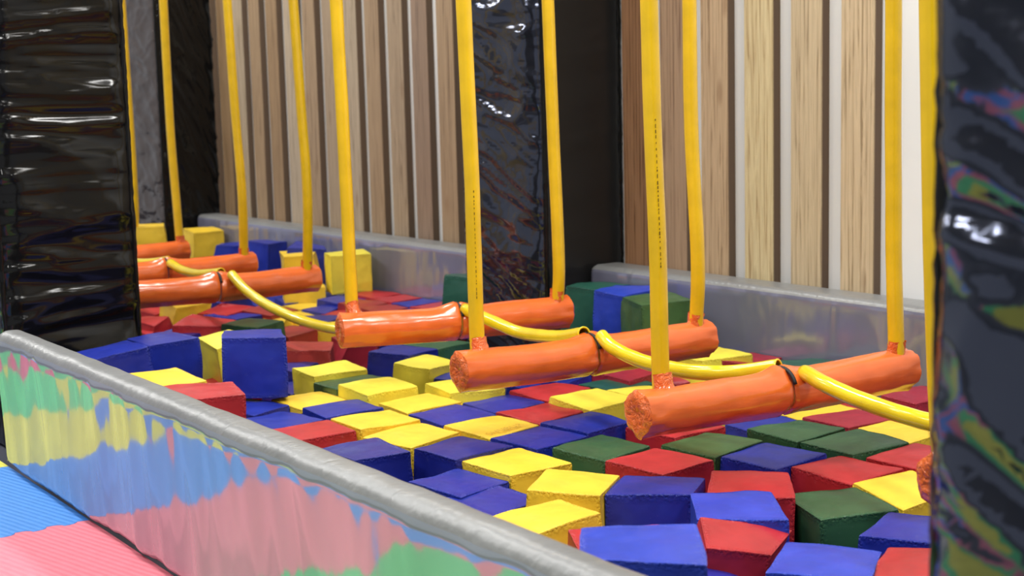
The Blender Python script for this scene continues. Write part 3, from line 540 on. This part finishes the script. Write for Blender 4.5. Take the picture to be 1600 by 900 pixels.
 ('r_BZ', 'R', 'red foam cube by the far end of the nearest orange bar', [-3.349,3.859,.194,-3.363,4.089,.195,-3.208,4.098,.194,-3.193,3.855,.19,-3.392,3.856,-.044,-3.402,4.087,-.043,-3.166,4.098,-.043,-3.156,3.867,-.046]),
 ('r_BZ2', 'R', 'red foam cube behind the hose next to the right hand column', [-3.286,3.86,.153,-3.351,4.103,.132,-3.19,4.082,.144,-3.123,3.849,.145,-3.341,3.83,-.083,-3.367,4.058,-.099,-3.135,4.097,-.093,-3.109,3.869,-.09]),
 ('r_CA', 'R', 'small looking red foam cube between the nearest orange bar and the hose', [-3.632,3.895,.118,-3.652,4.101,.111,-3.441,4.045,.132,-3.429,3.833,.129,-3.653,3.862,-.118,-3.622,4.092,-.122,-3.391,4.075,-.1,-3.421,3.844,-.106]),
 ('y_CA', 'Y', 'bright yellow foam cube by the black column, in front of the fourth orange bar', [-7.504,2.885,.203,-7.49,3.108,.195,-7.273,3.085,.196,-7.257,2.879,.188,-7.532,2.858,-.013,-7.5,3.088,-.04,-7.282,3.019,-.054,-7.305,2.816,-.021]),
 ('r_CB', 'R', 'pinkish red foam cube at the near black column, left of a yellow cube', [-7.73,2.791,.15,-7.814,3.003,.143,-7.61,2.994,.136,-7.499,2.849,.126,-7.761,2.749,-.082,-7.822,2.974,-.09,-7.604,3.047,-.102,-7.542,2.823,-.105]),
 ('r_CC', 'R', 'rounded red foam cube beside the near black column behind the raised blue pair', [-7.297,2.637,.15,-7.393,2.771,.141,-7.16,2.791,.162,-7.062,2.678,.134,-7.304,2.581,-.095,-7.371,2.806,-.091,-7.154,2.886,-.074,-7.087,2.662,-.101]),
 ('r_CD', 'R', 'red foam cube at the foot of the near black column', [-7.273,2.616,.111,-7.375,2.741,.097,-7.13,2.754,.124,-7.029,2.633,.097,-7.279,2.55,-.132,-7.335,2.778,-.131,-7.117,2.85,-.111,-7.061,2.622,-.136]),
 ('r_CE', 'R', 'broad red foam cube behind the purplish blue sliver', [-6.623,2.595,.201,-6.762,2.764,.223,-6.625,2.939,.193,-6.529,2.818,.183,-6.65,2.604,-.028,-6.835,2.747,-.004,-6.687,2.922,-.04,-6.502,2.779,-.053]),
 ('r_CF', 'R', 'red foam cube right of the yellow cube by the near black column', [-7.268,2.991,.146,-7.193,3.102,.202,-7.151,3.278,.166,-6.985,3.04,.163,-7.195,2.964,-.077,-7.287,3.171,-.054,-7.079,3.271,-.054,-6.984,3.062,-.075]),
 ('b_CG', 'B', 'blue foam cube right under the fourth orange bar, left of the hose', [-7.612,3.147,.179,-7.688,3.346,.176,-7.461,3.401,.176,-7.396,3.181,.168,-7.625,3.129,-.055,-7.682,3.353,-.055,-7.46,3.416,-.056,-7.404,3.192,-.062]),
 ('b_CH', 'B', 'dark blue foam cube behind the hose below the fourth orange bar', [-7.686,3.422,.124,-7.805,3.603,.116,-7.598,3.652,.124,-7.482,3.468,.108,-7.71,3.382,-.112,-7.794,3.598,-.117,-7.583,3.695,-.111,-7.499,3.479,-.123]),
 ('b_CI', 'B', 'flat blue foam cube between red cubes left of the long hose', [-7.082,2.949,.161,-7.162,3.136,.156,-6.947,3.223,.151,-6.91,3.057,.147,-7.1,2.938,-.078,-7.194,3.153,-.077,-6.979,3.243,-.087,-6.886,3.028,-.091]),
 ('r_CJ', 'R', 'brownish red foam cube crossed by the long hose', [-7.081,3.166,.164,-7.093,3.309,.188,-7.05,3.483,.14,-6.907,3.251,.146,-7.091,3.145,-.076,-7.221,3.332,-.045,-7.029,3.46,-.089,-6.894,3.272,-.1]),
 ('y_CK', 'Y', 'yellow foam cube just left of the long hose, behind the dark green one', [-6.984,3.223,.132,-7.158,3.408,.105,-6.98,3.394,.128,-6.805,3.269,.111,-7.026,3.152,-.11,-7.136,3.356,-.122,-6.941,3.485,-.11,-6.832,3.284,-.123]),
 ('g_CL', 'G', 'dark green foam cube just behind the standing blue cube', [-6.523,2.808,.193,-6.64,3.003,.189,-6.439,3.101,.192,-6.323,2.904,.189,-6.529,2.797,-.04,-6.636,3.001,-.042,-6.434,3.112,-.039,-6.327,2.908,-.042]),
 ('y_CN', 'Y', 'yellow foam cube right of the long hose, farther of two yellow cubes there', [-7.319,3.517,.13,-7.371,3.707,.123,-7.209,3.739,.122,-7.115,3.526,.125,-7.335,3.469,-.107,-7.386,3.696,-.119,-7.16,3.756,-.114,-7.108,3.53,-.109]),
 ('y_CO', 'Y', 'yellow foam cube right of the long hose, nearer of two yellow cubes there', [-6.979,3.408,.143,-7.142,3.583,.112,-6.962,3.612,.112,-6.838,3.43,.12,-7.048,3.32,-.085,-7.149,3.526,-.115,-6.944,3.64,-.134,-6.844,3.432,-.121]),
 ('b_CP', 'B', "blue foam cube left of the third bar's near rope, beyond a yellow one", [-7.023,3.49,.14,-7.13,3.673,.135,-7.002,3.71,.136,-6.843,3.533,.132,-7.044,3.435,-.099,-7.149,3.642,-.108,-6.944,3.758,-.102,-6.838,3.55,-.103]),
 ('b_CQ', 'B', "small dark blue foam cube behind the yellow one at the third bar's end", [-6.737,3.347,.151,-6.834,3.529,.128,-6.62,3.543,.145,-6.525,3.357,.139,-6.761,3.288,-.085,-6.813,3.514,-.104,-6.592,3.583,-.094,-6.539,3.356,-.094]),
 ('r_CR', 'R', 'red foam cube directly behind the near rope of the third bar', [-6.872,3.527,.131,-6.963,3.694,.126,-6.729,3.702,.143,-6.659,3.536,.131,-6.891,3.483,-.109,-6.935,3.714,-.106,-6.71,3.77,-.091,-6.667,3.54,-.107]),
 ('b_CS', 'B', 'blue foam cube right of the hose in the middle of a blue row', [-7.55,3.586,.144,-7.658,3.732,.128,-7.372,3.727,.138,-7.356,3.551,.124,-7.598,3.532,-.095,-7.612,3.766,-.096,-7.383,3.794,-.096,-7.372,3.559,-.113]),
 ('b_CS2', 'B', 'blue foam cube right below the fourth orange bar at the hose', [-7.898,3.616,.137,-7.985,3.803,.116,-7.76,3.838,.12,-7.685,3.631,.119,-7.921,3.568,-.098,-7.971,3.794,-.116,-7.749,3.857,-.115,-7.698,3.63,-.112]),
 ('b_CT', 'B', "greyish blue foam cube left of the far upright pale yellow cube's foot", [-7.718,3.806,.121,-7.804,3.992,.111,-7.585,3.998,.121,-7.502,3.81,.113,-7.743,3.758,-.115,-7.785,3.987,-.123,-7.56,4.044,-.115,-7.518,3.815,-.122]),
 ('b_CU', 'B', "greyish blue foam cube behind the third bar's near rope", [-7.182,3.664,.163,-7.262,3.835,.163,-7.019,3.887,.163,-6.998,3.692,.154,-7.209,3.643,-.078,-7.26,3.872,-.069,-7.034,3.925,-.07,-6.984,3.696,-.084]),
 ('y_CV', 'Y', "orange yellow foam cube pressed beneath the fourth orange bar's far end", [-7.388,3.56,.204,-7.569,3.65,.207,-7.481,3.864,.208,-7.345,3.804,.204,-7.373,3.569,-.029,-7.597,3.642,-.028,-7.519,3.859,-.032,-7.296,3.785,-.03]),
 ('r_CW', 'R', 'red foam cube left of a blue one, behind the third orange bar', [-6.958,3.671,.169,-7.058,3.868,.161,-6.811,3.908,.159,-6.763,3.709,.154,-6.992,3.648,-.065,-7.049,3.873,-.068,-6.827,3.937,-.073,-6.771,3.712,-.081]),
 ('r_CX', 'R', 'red foam cube right of the far upright pale yellow cube', [-7.178,3.853,.175,-7.239,4.071,.172,-7.022,4.112,.168,-6.955,3.9,.168,-7.192,3.835,-.053,-7.241,4.061,-.06,-7.014,4.104,-.069,-6.967,3.884,-.06]),
 ('r_CY', 'R', 'red foam cube at the far padded wall left of a blue one', [-6.991,3.893,.164,-6.994,4.105,.167,-6.786,4.106,.169,-6.779,3.901,.161,-7.004,3.874,-.066,-7.009,4.103,-.073,-6.774,4.104,-.074,-6.772,3.877,-.069]),
 ('b_CZ', 'B', 'blue foam cube at the far padded wall between red cubes', [-6.785,3.9,.16,-6.785,4.103,.166,-6.565,4.092,.173,-6.561,3.879,.166,-6.785,3.874,-.07,-6.779,4.103,-.073,-6.546,4.102,-.064,-6.554,3.871,-.064]),
 ('r_DA', 'R', 'red foam cube at the far padded wall behind the third orange bar', [-6.534,3.87,.17,-6.592,4.09,.169,-6.369,4.108,.171,-6.304,3.921,.162,-6.553,3.85,-.056,-6.589,4.08,-.065,-6.36,4.106,-.075,-6.326,3.886,-.064]),
 ('r_DB', 'R', 'red foam cube just above the third orange bar, left of a thin blue one', [-6.781,3.707,.154,-6.788,3.901,.156,-6.56,3.883,.163,-6.55,3.676,.153,-6.786,3.684,-.08,-6.773,3.916,-.077,-6.543,3.91,-.07,-6.555,3.678,-.079]),
 ('b_DC', 'B', 'thin looking blue foam cube just behind the third orange bar', [-6.493,3.669,.159,-6.537,3.897,.158,-6.312,3.897,.168,-6.26,3.701,.159,-6.499,3.661,-.072,-6.529,3.891,-.072,-6.301,3.927,-.065,-6.272,3.697,-.073]),
 ('y_EA', 'Y', "far upright pale yellow foam cube behind the third bar's near rope", [-7.273,3.806,.385,-7.494,3.878,.383,-7.418,4.097,.394,-7.199,4.024,.384,-7.272,3.808,.165,-7.49,3.883,.154,-7.419,4.101,.162,-7.2,4.027,.168]),
 ('y_EB', 'Y', "upright golden yellow foam cube behind the fourth bar's far end", [-7.575,3.665,.369,-7.793,3.74,.38,-7.687,3.949,.39,-7.501,3.809,.373,-7.612,3.66,.13,-7.811,3.777,.149,-7.69,3.981,.166,-7.496,3.861,.142]),
 ('b_EC', 'B', "upright blue foam cube right of the fifth bar's rope near the far wall", [-8.451,3.842,.39,-8.616,3.973,.375,-8.42,4.101,.368,-8.28,3.903,.377,-8.486,3.773,.165,-8.605,3.971,.143,-8.412,4.1,.131,-8.296,3.896,.141]),
 ('b_ED', 'B', 'low dark blue foam cube against the far wall behind the golden yellow one', [-7.66,3.727,.41,-7.842,3.886,.426,-7.777,4.024,.393,-7.561,3.934,.393,-7.679,3.71,.184,-7.881,3.819,.195,-7.767,4.019,.157,-7.564,3.911,.16]),
 ('b_EE', 'B', "tilted blue foam cube left of the fifth bar's far rope", [-8.9,3.823,.331,-9.103,3.953,.323,-8.965,4.072,.332,-8.769,3.939,.332,-8.927,3.765,.106,-9.093,3.922,.091,-8.943,4.101,.09,-8.774,3.943,.093]),
 ('y_EF', 'Y', "far yellow foam cube standing right of the sixth bar's rope", [-9.359,3.862,.381,-9.589,3.882,.398,-9.584,4.1,.394,-9.354,4.082,.383,-9.376,3.86,.151,-9.607,3.867,.168,-9.595,4.099,.163,-9.366,4.085,.148]),
 ('y_EG', 'Y', "farthest yellow foam cube next to the near black column's edge", [-9.165,3.385,.467,-9.391,3.471,.469,-9.323,3.641,.467,-9.099,3.553,.465,-9.184,3.36,.233,-9.397,3.443,.235,-9.312,3.662,.232,-9.098,3.579,.23]),
 ('g_FA', 'G', "raised dark green foam cube against the middle column's right side", [-5.134,3.848,.411,-5.248,4.017,.402,-5.004,4.112,.406,-4.95,3.874,.407,-5.157,3.819,.177,-5.224,4.041,.173,-5.003,4.104,.172,-4.937,3.888,.176]),
 ('b_FB', 'B', 'raised bright blue foam cube between two green ones near the far wall', [-4.907,3.828,.415,-4.984,4.006,.414,-4.74,4.083,.423,-4.716,3.833,.406,-4.92,3.822,.174,-4.966,4.049,.188,-4.741,4.096,.195,-4.694,3.871,.179]),
 ('g_FC', 'G', "raised olive green foam cube with creased side behind the second orange bar's far half", [-4.732,3.835,.405,-4.683,4.047,.412,-4.457,3.988,.401,-4.518,3.766,.395,-4.745,3.837,.173,-4.684,4.06,.181,-4.462,4.0,.172,-4.523,3.778,.165]),
 ('g_FD', 'G', "upright green foam cube behind the second bar's near rope, left of the middle column", [-6.074,3.805,.378,-6.253,3.96,.361,-6.118,4.1,.357,-5.933,3.955,.366,-6.081,3.773,.147,-6.252,3.925,.131,-6.099,4.101,.122,-5.928,3.949,.134]),
]

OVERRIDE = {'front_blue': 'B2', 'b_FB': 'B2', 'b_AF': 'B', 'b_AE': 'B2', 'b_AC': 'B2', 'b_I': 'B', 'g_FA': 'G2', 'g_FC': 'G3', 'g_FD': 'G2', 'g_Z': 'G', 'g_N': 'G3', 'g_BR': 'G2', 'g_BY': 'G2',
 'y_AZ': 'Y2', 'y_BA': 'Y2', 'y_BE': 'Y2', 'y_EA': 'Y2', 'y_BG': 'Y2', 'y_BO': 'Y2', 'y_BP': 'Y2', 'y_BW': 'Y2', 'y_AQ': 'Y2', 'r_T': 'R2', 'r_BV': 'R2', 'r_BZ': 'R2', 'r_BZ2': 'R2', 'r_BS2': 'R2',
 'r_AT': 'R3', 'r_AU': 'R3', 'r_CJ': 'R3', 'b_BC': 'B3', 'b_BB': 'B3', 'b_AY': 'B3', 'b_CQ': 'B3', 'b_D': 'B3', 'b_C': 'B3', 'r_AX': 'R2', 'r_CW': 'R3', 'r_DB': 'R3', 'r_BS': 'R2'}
for idx, (key, col, label, q) in enumerate(CUBES):
    q = list(q)
    zt = sum(q[2:12:3]) / 4
    if zt < .262:
        for i in range(4, 8): q[i * 3 + 2] = PIT_Z + .002
    o, Q, cen = foam_cube(q, OVERRIDE.get(key, col), label, idx * 1.7, puff=.03 if key != 'g_K' else .05)
    if key == 'y_H':
        # faint printed letters along the front edge of the top (edge B -> R)
        Bc, Rc, Lc = Q[3], Q[2], Q[0]
        ux = (Rc - Bc); ln = ux.length; ux.normalize(); uy = (Lc - Bc); uy = (uy - ux * uy.dot(ux)).normalized(); nn = ux.cross(uy)
        if nn.z < 0: nn = -nn
        cu = bpy.data.curves.new('printed_lettering', 'FONT'); cu.body = 'SHUBUR'; cu.size = .038; cu.space_character = 1.1
        to = bpy.data.objects.new('tmp', cu); COL.objects.link(to)
        bpy.context.view_layer.update()
        me = bpy.data.meshes.new_from_object(to.evaluated_get(bpy.context.evaluated_depsgraph_get())); bpy.data.objects.remove(to)
        me.name = 'printed_lettering'; me.materials.clear(); me.materials.append(M_INK)
        lo = bpy.data.objects.new('printed_lettering', me); COL.objects.link(lo); lo.parent = o
        base = Bc + ux * .02 + uy * .022
        tn = ux.cross(uy)
        mw = Matrix((ux, uy, tn)).transposed().to_4x4()
        top_c = (Q[0] + Q[1] + Q[2] + Q[3]) / 4
        mw.translation = base + Vector((0, 0, .0065)) - cen
        lo.matrix_local = mw
        lo['label'] = 'faint printed capital letters'

for (c, lab, cx, cy, zt) in (('B', 'squashed blue foam cube under the raised red cube at the rim', -4.42, 1.80, .098), ('R', 'squashed red foam cube under the raised yellow cube at the rim', -4.84, 1.85, .068),
        ('Y', 'squashed yellow foam cube under the left raised blue cube by the black column', -5.28, 1.83, .118), ('R', 'squashed red foam cube under the right raised blue cube by the black column', -5.42, 2.09, .118)):
    hs = .108 if cx > -5.3 else .1; zb = PIT_Z + .002
    q = [cx + hs, cy - hs, zt, cx - hs, cy - hs, zt, cx - hs, cy + hs, zt, cx + hs, cy + hs, zt]; q += [v if i % 3 < 2 else zb for i, v in enumerate(q)]
    foam_cube(q, c, lab, cx * 3.3, puff=.02)

# ------------------------------------------------------------------ hanging trapeze bars
def bar(near, far, near_rope, far_rope, label, top_z=3.96, seed=0, rad=.061):
    A = Vector(near); B_ = Vector(far); cen = (A + B_) / 2; ax = (B_ - A).normalized(); L = (B_ - A).length
    root = empty('hanging_bar', cen, label, 'swing bar', 'orange swing bars hung over the pit')
    side = Vector((1, 0, 0)); side = (side - ax * side.dot(ax)).normalized(); up = side.cross(ax)
    if up.z < 0: up = -up
    nr = 90; seg = 40
    def cover(t0, t1, name, flip, sd):
        V = []; F = []
        for i in range(nr + 1):
            t = t0 + (t1 - t0) * i / nr; s = t * L
            e_out = (s if not flip else L - s)      # distance to the outer end
            e_in = abs(t - .5) * L
            for k in range(seg):
                a = 2 * math.pi * k / seg; ca, sa = math.cos(a), math.sin(a)
                r = rad
                hexa = 1 / max(abs(math.cos(((a + .3) % (math.pi / 3)) - math.pi / 6)), .1) * .9
                kk = max(0, 1 - e_out / .09); r *= (1 - kk * .5) + kk * .5 * hexa * 1.08
                r *= 1 + .02 * math.exp(-((e_in - .03) / .05) ** 2)
                r += .0045 * noise.noise(Vector((s * 5, a * 1.1, sd))) + .004 * noise.noise(Vector((s * 18, math.sin(a) * 4, math.cos(a) * 4 + sd))) * (kk + .35 + .6 * math.exp(-(e_in / .07) ** 2))
                # top peak where the link hose is tied in
                if sa > 0: r += .018 * sa ** 6 * math.exp(-((e_in - .0) / .055) ** 2)
                # lower seam flap
                if sa < 0: r += .010 * (abs(sa) ** 30)
                if e_in < .010: r *= .95
                V.append(A + ax * s + side * (ca * r) + up * (sa * r) + up * (-.008 * math.sin(math.pi * t)))
        for i in range(nr):
            for k in range(seg):
                k2 = (k + 1) % seg; F.append((i * seg + k, i * seg + k2, (i + 1) * seg + k2, (i + 1) * seg + k))
        # inner closing disc
        j = nr if not flip else 0
        F.append(tuple(j * seg + k for k in range(seg)))
        mesh_obj(name, V, F, M_ORANGE, root, cen + (ax * (-.25 * L if not flip else .25 * L)))
        return V[0:seg] if not flip else V[nr * seg:]
    ringA = cover(0, .497, 'tube_cover', False, seed)
    ringB = cover(.503, 1, 'tube_cover', True, seed + 5)
    # gathered end caps
    for ring, dirn, nm in ((ringA, -1, 0), (ringB, 1, 1)):
        c = sum((Vector(v) for v in ring), Vector()) / seg; V = []; F = []; K = 9
        for j in range(K):
            f = 1 - j / K
            for k in range(seg):
                p = c + (Vector(ring[k]) - c) * f
                h = .012 * math.sin(min(1, (1 - f) * 2.5) * math.pi / 2) - .010 * (1 - f) ** 2 + .007 * noise.noise(Vector((k * .55, j * .6, seed + nm))) * (1 - f if f > .6 else 1)
                V.append(p + ax * dirn * h)
        V.append(c + ax * dirn * .002)
        for j in range(K - 1):
            for k in range(seg): F.append((j * seg + k, j * seg + (k + 1) % seg, (j + 1) * seg + (k + 1) % seg, (j + 1) * seg + k))
        for k in range(seg): F.append(((K - 1) * seg + k, (K - 1) * seg + (k + 1) % seg, len(V) - 1))
        mesh_obj('end_cap', V, F, M_ORANGE_CR, root, c)
    # rope sleeves with orange collars
    for rp, nm in ((near_rope, 0), (far_rope, 1)):
        P = [Vector(p) for p in rp]                      # top -> bottom
        d = (P[0] - P[1]).normalized(); ext = P[0] + d * ((top_z - P[0].z) / max(.2, d.z))
        base = P[-1].copy(); s = (base - A).dot(ax); axp = A + ax * s
        wk = .85 if nm == 0 else .55
        base = Vector((axp.x * (.65 if nm == 0 else .85) + P[-1].x * (.35 if nm == 0 else .15), base.y, axp.z + rad * .25))
        pts = catmull([ext + (P[0] - ext) * (i_ / 7) for i_ in range(7)] + P[:-1] + [Vector((P[-1].x * wk + axp.x * (1 - wk), P[-1].y, max(P[-1].z, axp.z + rad * .9))), base], 8)
        V, F = tube_geo(pts, lambda i, a: .0245 + .0012 * noise.noise(Vector((i * .22, a, seed + nm))), 18)
        mesh_obj('rope_sleeve', V, F, M_YHOSE, root, axp + Vector((0, 0, 1)))
        cp = [base + (Vector((P[-1].x * wk + axp.x * (1 - wk), P[-1].y, axp.z + rad + .03)) - base) * (i / 12) for i in range(13)]
        V, F = tube_geo(cp, lambda i, a: .0262 + .022 * max(0, 1 - i / 8) ** 1.6 + .0035 * noise.noise(Vector((i * .5, a * 2, seed + nm * 3))) + (.004 * math.sin(a * 3 + seed) * (i / 12)), 24, cap=False)
        mesh_obj('rope_collar', V, F, M_ORANGE_CR, root, base)
    if seed in PRINTED:
        zs_, ze_ = PRINTED[seed]; P = [Vector(p) for p in near_rope]; V = []; F = []; z = zs_
        rr_ = random.Random(seed)
        def at_z(z):
            for a_, b2 in zip(P, P[1:]):
                if b2.z <= z <= a_.z: return a_ + (b2 - a_) * ((a_.z - z) / (a_.z - b2.z))
            return P[0]
        nd = Vector((.92, -.40, 0)); td = Vector((.40, .92, 0))
        while z > ze_:
            h_ = rr_.uniform(.004, .011); q = at_z(z) + nd * .0262; w2 = rr_.uniform(.0007, .0014)
            i0 = len(V); V += [q - td * w2, q + td * w2, q + td * w2 - Vector((0, 0, h_)), q - td * w2 - Vector((0, 0, h_))]; F.append((i0, i0 + 1, i0 + 2, i0 + 3)); z -= h_ + rr_.uniform(.002, .012)
        mesh_obj('printed_marking', V, F, M_BLKINK, root, at_z(zs_), smooth=False)
    # black strap in the slit between the two covers
    pts = [A + ax * (L * .5 + .004) + side * (math.cos(a) * rad * .99) + up * (math.sin(a) * rad * 1.02) for a in [math.radians(d_) for d_ in range(20, 125, 8)]]
    V, F = tube_geo([Vector(p) for p in pts], .006, 6); mesh_obj('strap', V, F, M_BLACKSTRAP, root, cen)
    return root
PRINTED = {14: (1.18, .78), 25: (.96, .62)}
BARS = [
 ((-2.0, 2.49, .403), (-1.97, 3.45, .405), [(-2.085, 2.55, 1.43), (-2.066, 2.55, .884), (-2.05, 2.555, .461)], [(-2.03, 3.36, 1.43), (-2.01, 3.36, .9), (-2.0, 3.36, .47)], 'nearest orange padded bar, mostly hidden by the right hand foil column'),
 ((-2.965, 2.455, .398), (-2.918, 3.475, .400), [(-3.023, 2.56, 1.494), (-3.014, 2.56, 1.156), (-2.999, 2.56, .811), (-2.998, 2.56, .441)], [(-2.932, 3.42, 1.502), (-2.927, 3.42, 1.033), (-2.920, 3.42, .707), (-2.9, 3.42, .456)], 'whole orange padded bar nearest the camera with a round crumpled near end'),
 ((-3.81, 2.43, .398), (-3.749, 3.42, .400), [(-3.864, 2.52, 1.549), (-3.854, 2.52, 1.253), (-3.844, 2.52, .954), (-3.843, 2.52, .69), (-3.845, 2.52, .432)], [(-3.758, 3.36, 1.556), (-3.754, 3.36, 1.127), (-3.727, 3.36, .69), (-3.724, 3.36, .468)], 'orange padded bar with boxy crumpled near end, middle one of the three whole bars'),
 ((-4.81, 2.545, .398), (-4.588, 3.445, .400), [(-4.881, 2.62, 1.619), (-4.869, 2.62, 1.289), (-4.861, 2.62, .956), (-4.855, 2.62, .666), (-4.858, 2.62, .446)], [(-4.603, 3.39, 1.613), (-4.587, 3.39, 1.123), (-4.567, 3.39, .624), (-4.559, 3.39, .473)], 'orange padded bar reaching the middle column, farthest of the three whole bars'),
 ((-6.58, 2.29, .380), (-6.475, 3.31, .380), [(-6.58, 2.37, 1.737), (-6.56, 2.37, 1.2), (-6.54, 2.37, .47)], [(-6.49, 3.25, 1.737), (-6.459, 3.25, 1.276), (-6.428, 3.25, .81), (-6.445, 3.25, .439)], 'orange padded bar emerging from behind the near left column with the long hose tied on'),
 ((-7.39, 2.37, .380), (-7.325, 3.36, .380), [(-7.40, 2.45, 1.8), (-7.38, 2.45, 1.2), (-7.36, 2.45, .45)], [(-7.368, 3.3, 1.796), (-7.338, 3.3, 1.219), (-7.3, 3.3, .773), (-7.3, 3.3, .435)], 'fifth orange padded bar, behind the one with the long hose'),
 ((-8.33, 2.35, .380), (-8.283, 3.37, .380), [(-8.36, 2.43, 1.8), (-8.34, 2.43, 1.2), (-8.32, 2.43, .45)], [(-8.341, 3.33, 1.862), (-8.341, 3.33, 1.111), (-8.307, 3.33, .655), (-8.29, 3.33, .43)], 'sixth orange padded bar in front of a far yellow cube'),
 ((-9.33, 2.45, .385), (-9.30, 3.47, .385), [(-9.34, 2.53, 1.8), (-9.32, 2.53, 1.2), (-9.31, 2.53, .45)], [(-9.215, 3.4, 1.921), (-9.197, 3.4, 1.27), (-9.188, 3.4, .9), (-9.2, 3.4, .527), (-9.24, 3.4, .44)], 'farthest orange padded bar, only its end tip showing by the black column'),
]
for i, b in enumerate(BARS): bar(*b, seed=i * 11 + 3)

# ------------------------------------------------------------------ link hoses between the bars
HOSES = [
 ([(-2.9, 3.021, .445), (-2.75, 2.945, .443), (-2.6, 2.906, .432), (-2.42, 2.87, .425), (-2.28, 2.88, .42), (-2.12, 2.93, .445), (-2.04, 2.96, .468)], 'yellow link hose running from the nearest full bar to behind the right column'),
 ([(-3.74, 2.945, .458), (-3.66, 2.929, .431), (-3.5, 2.909, .413), (-3.34, 2.902, .41), (-3.2, 2.906, .417), (-3.1, 2.942, .427), (-2.97, 2.984, .457)], 'yellow link hose sagging between the two nearest visible orange bars'),
 ([(-4.66, 3.005, .444), (-4.5, 3.011, .419), (-4.3, 3.002, .398), (-4.1, 2.972, .411), (-3.95, 2.944, .43), (-3.79, 2.91, .464)], 'yellow link hose passing behind a near rope to the middle orange bar'),
 ([(-6.47, 2.851, .436), (-6.3, 2.846, .375), (-6.05, 2.84, .329), (-5.75, 2.849, .296), (-5.4, 2.837, .299), (-5.05, 2.868, .321), (-4.85, 2.928, .376), (-4.74, 2.994, .437)], 'long low yellow link hose spanning the gap behind the standing blue cube'),
 ([(-7.28, 2.866, .425), (-7.1, 2.858, .404), (-6.85, 2.84, .407), (-6.56, 2.835, .439)], 'short yellow link hose with a looped end between the fourth and fifth bars'),
 ([(-8.2, 2.85, .42), (-7.9, 2.84, .39), (-7.6, 2.86, .402), (-7.38, 2.892, .429)], 'farthest yellow link hose emerging beside the near black column'),
]
for hi, (P, lab) in enumerate(HOSES):
    root = empty('link_hose', P[len(P) // 2], lab, 'hose', 'yellow hoses linking the bars')
    pts = catmull(P, 12); r0 = .0232
    # hollow ends: go out, turn in
    V, F = tube_geo(pts, lambda i, a: r0 + .0008 * noise.noise(Vector((i * .3, a, hi))), 20, cap=False)
    n = len(pts)
    Vi, Fi = tube_geo(pts[:4], r0 * .78, 20, cap=False); Vj, Fj = tube_geo(pts[-4:], r0 * .78, 20, cap=False)
    o1 = len(V); V += Vi; F += [tuple(reversed([k + o1 for k in f])) for f in Fi]
    F += [(k, o1 + k, o1 + (k + 1) % 20, (k + 1) % 20) for k in range(20)]
    mesh_obj('hose', V, F, M_YHOSE2, root, root.location)
    V2, F2 = tube_geo(pts[-5:], r0 * .76, 20, cap=False)
    # far open end ring
    e = pts[-1]; t = (pts[-1] - pts[-2]).normalized(); ring = []
    u = t.cross(Vector((0, 0, 1))).normalized(); w_ = t.cross(u)
    cpts = [e + (u * math.cos(a) + w_ * math.sin(a)) * (r0 * .9) for a in [math.radians(q) for q in range(0, 361, 15)]]
    V3, F3 = tube_geo(cpts, .0035, 8, cap=False); mesh_obj('hose_rim', V3, F3, M_YHOSE2, root, e)
    ce = pts[0]
    cp = [ce + (pts[1] - pts[0]).normalized() * (.004 + .002 * i) - Vector((0, 0, .0)) for i in range(2)]
    # knotted cord through the ends
    for q in (pts[0], pts[-1]):
        kp = [q + Vector((0, 0, -.03)), q + Vector((.006, .004, -.012)), q + Vector((0, .008, 0)), q + Vector((-.006, .004, -.014)), q + Vector((0, -.004, -.03))]
        V4, F4 = tube_geo(catmull(kp, 5), .0055, 8); mesh_obj('cord', V4, F4, M_BLACKSTRAP, root, q)
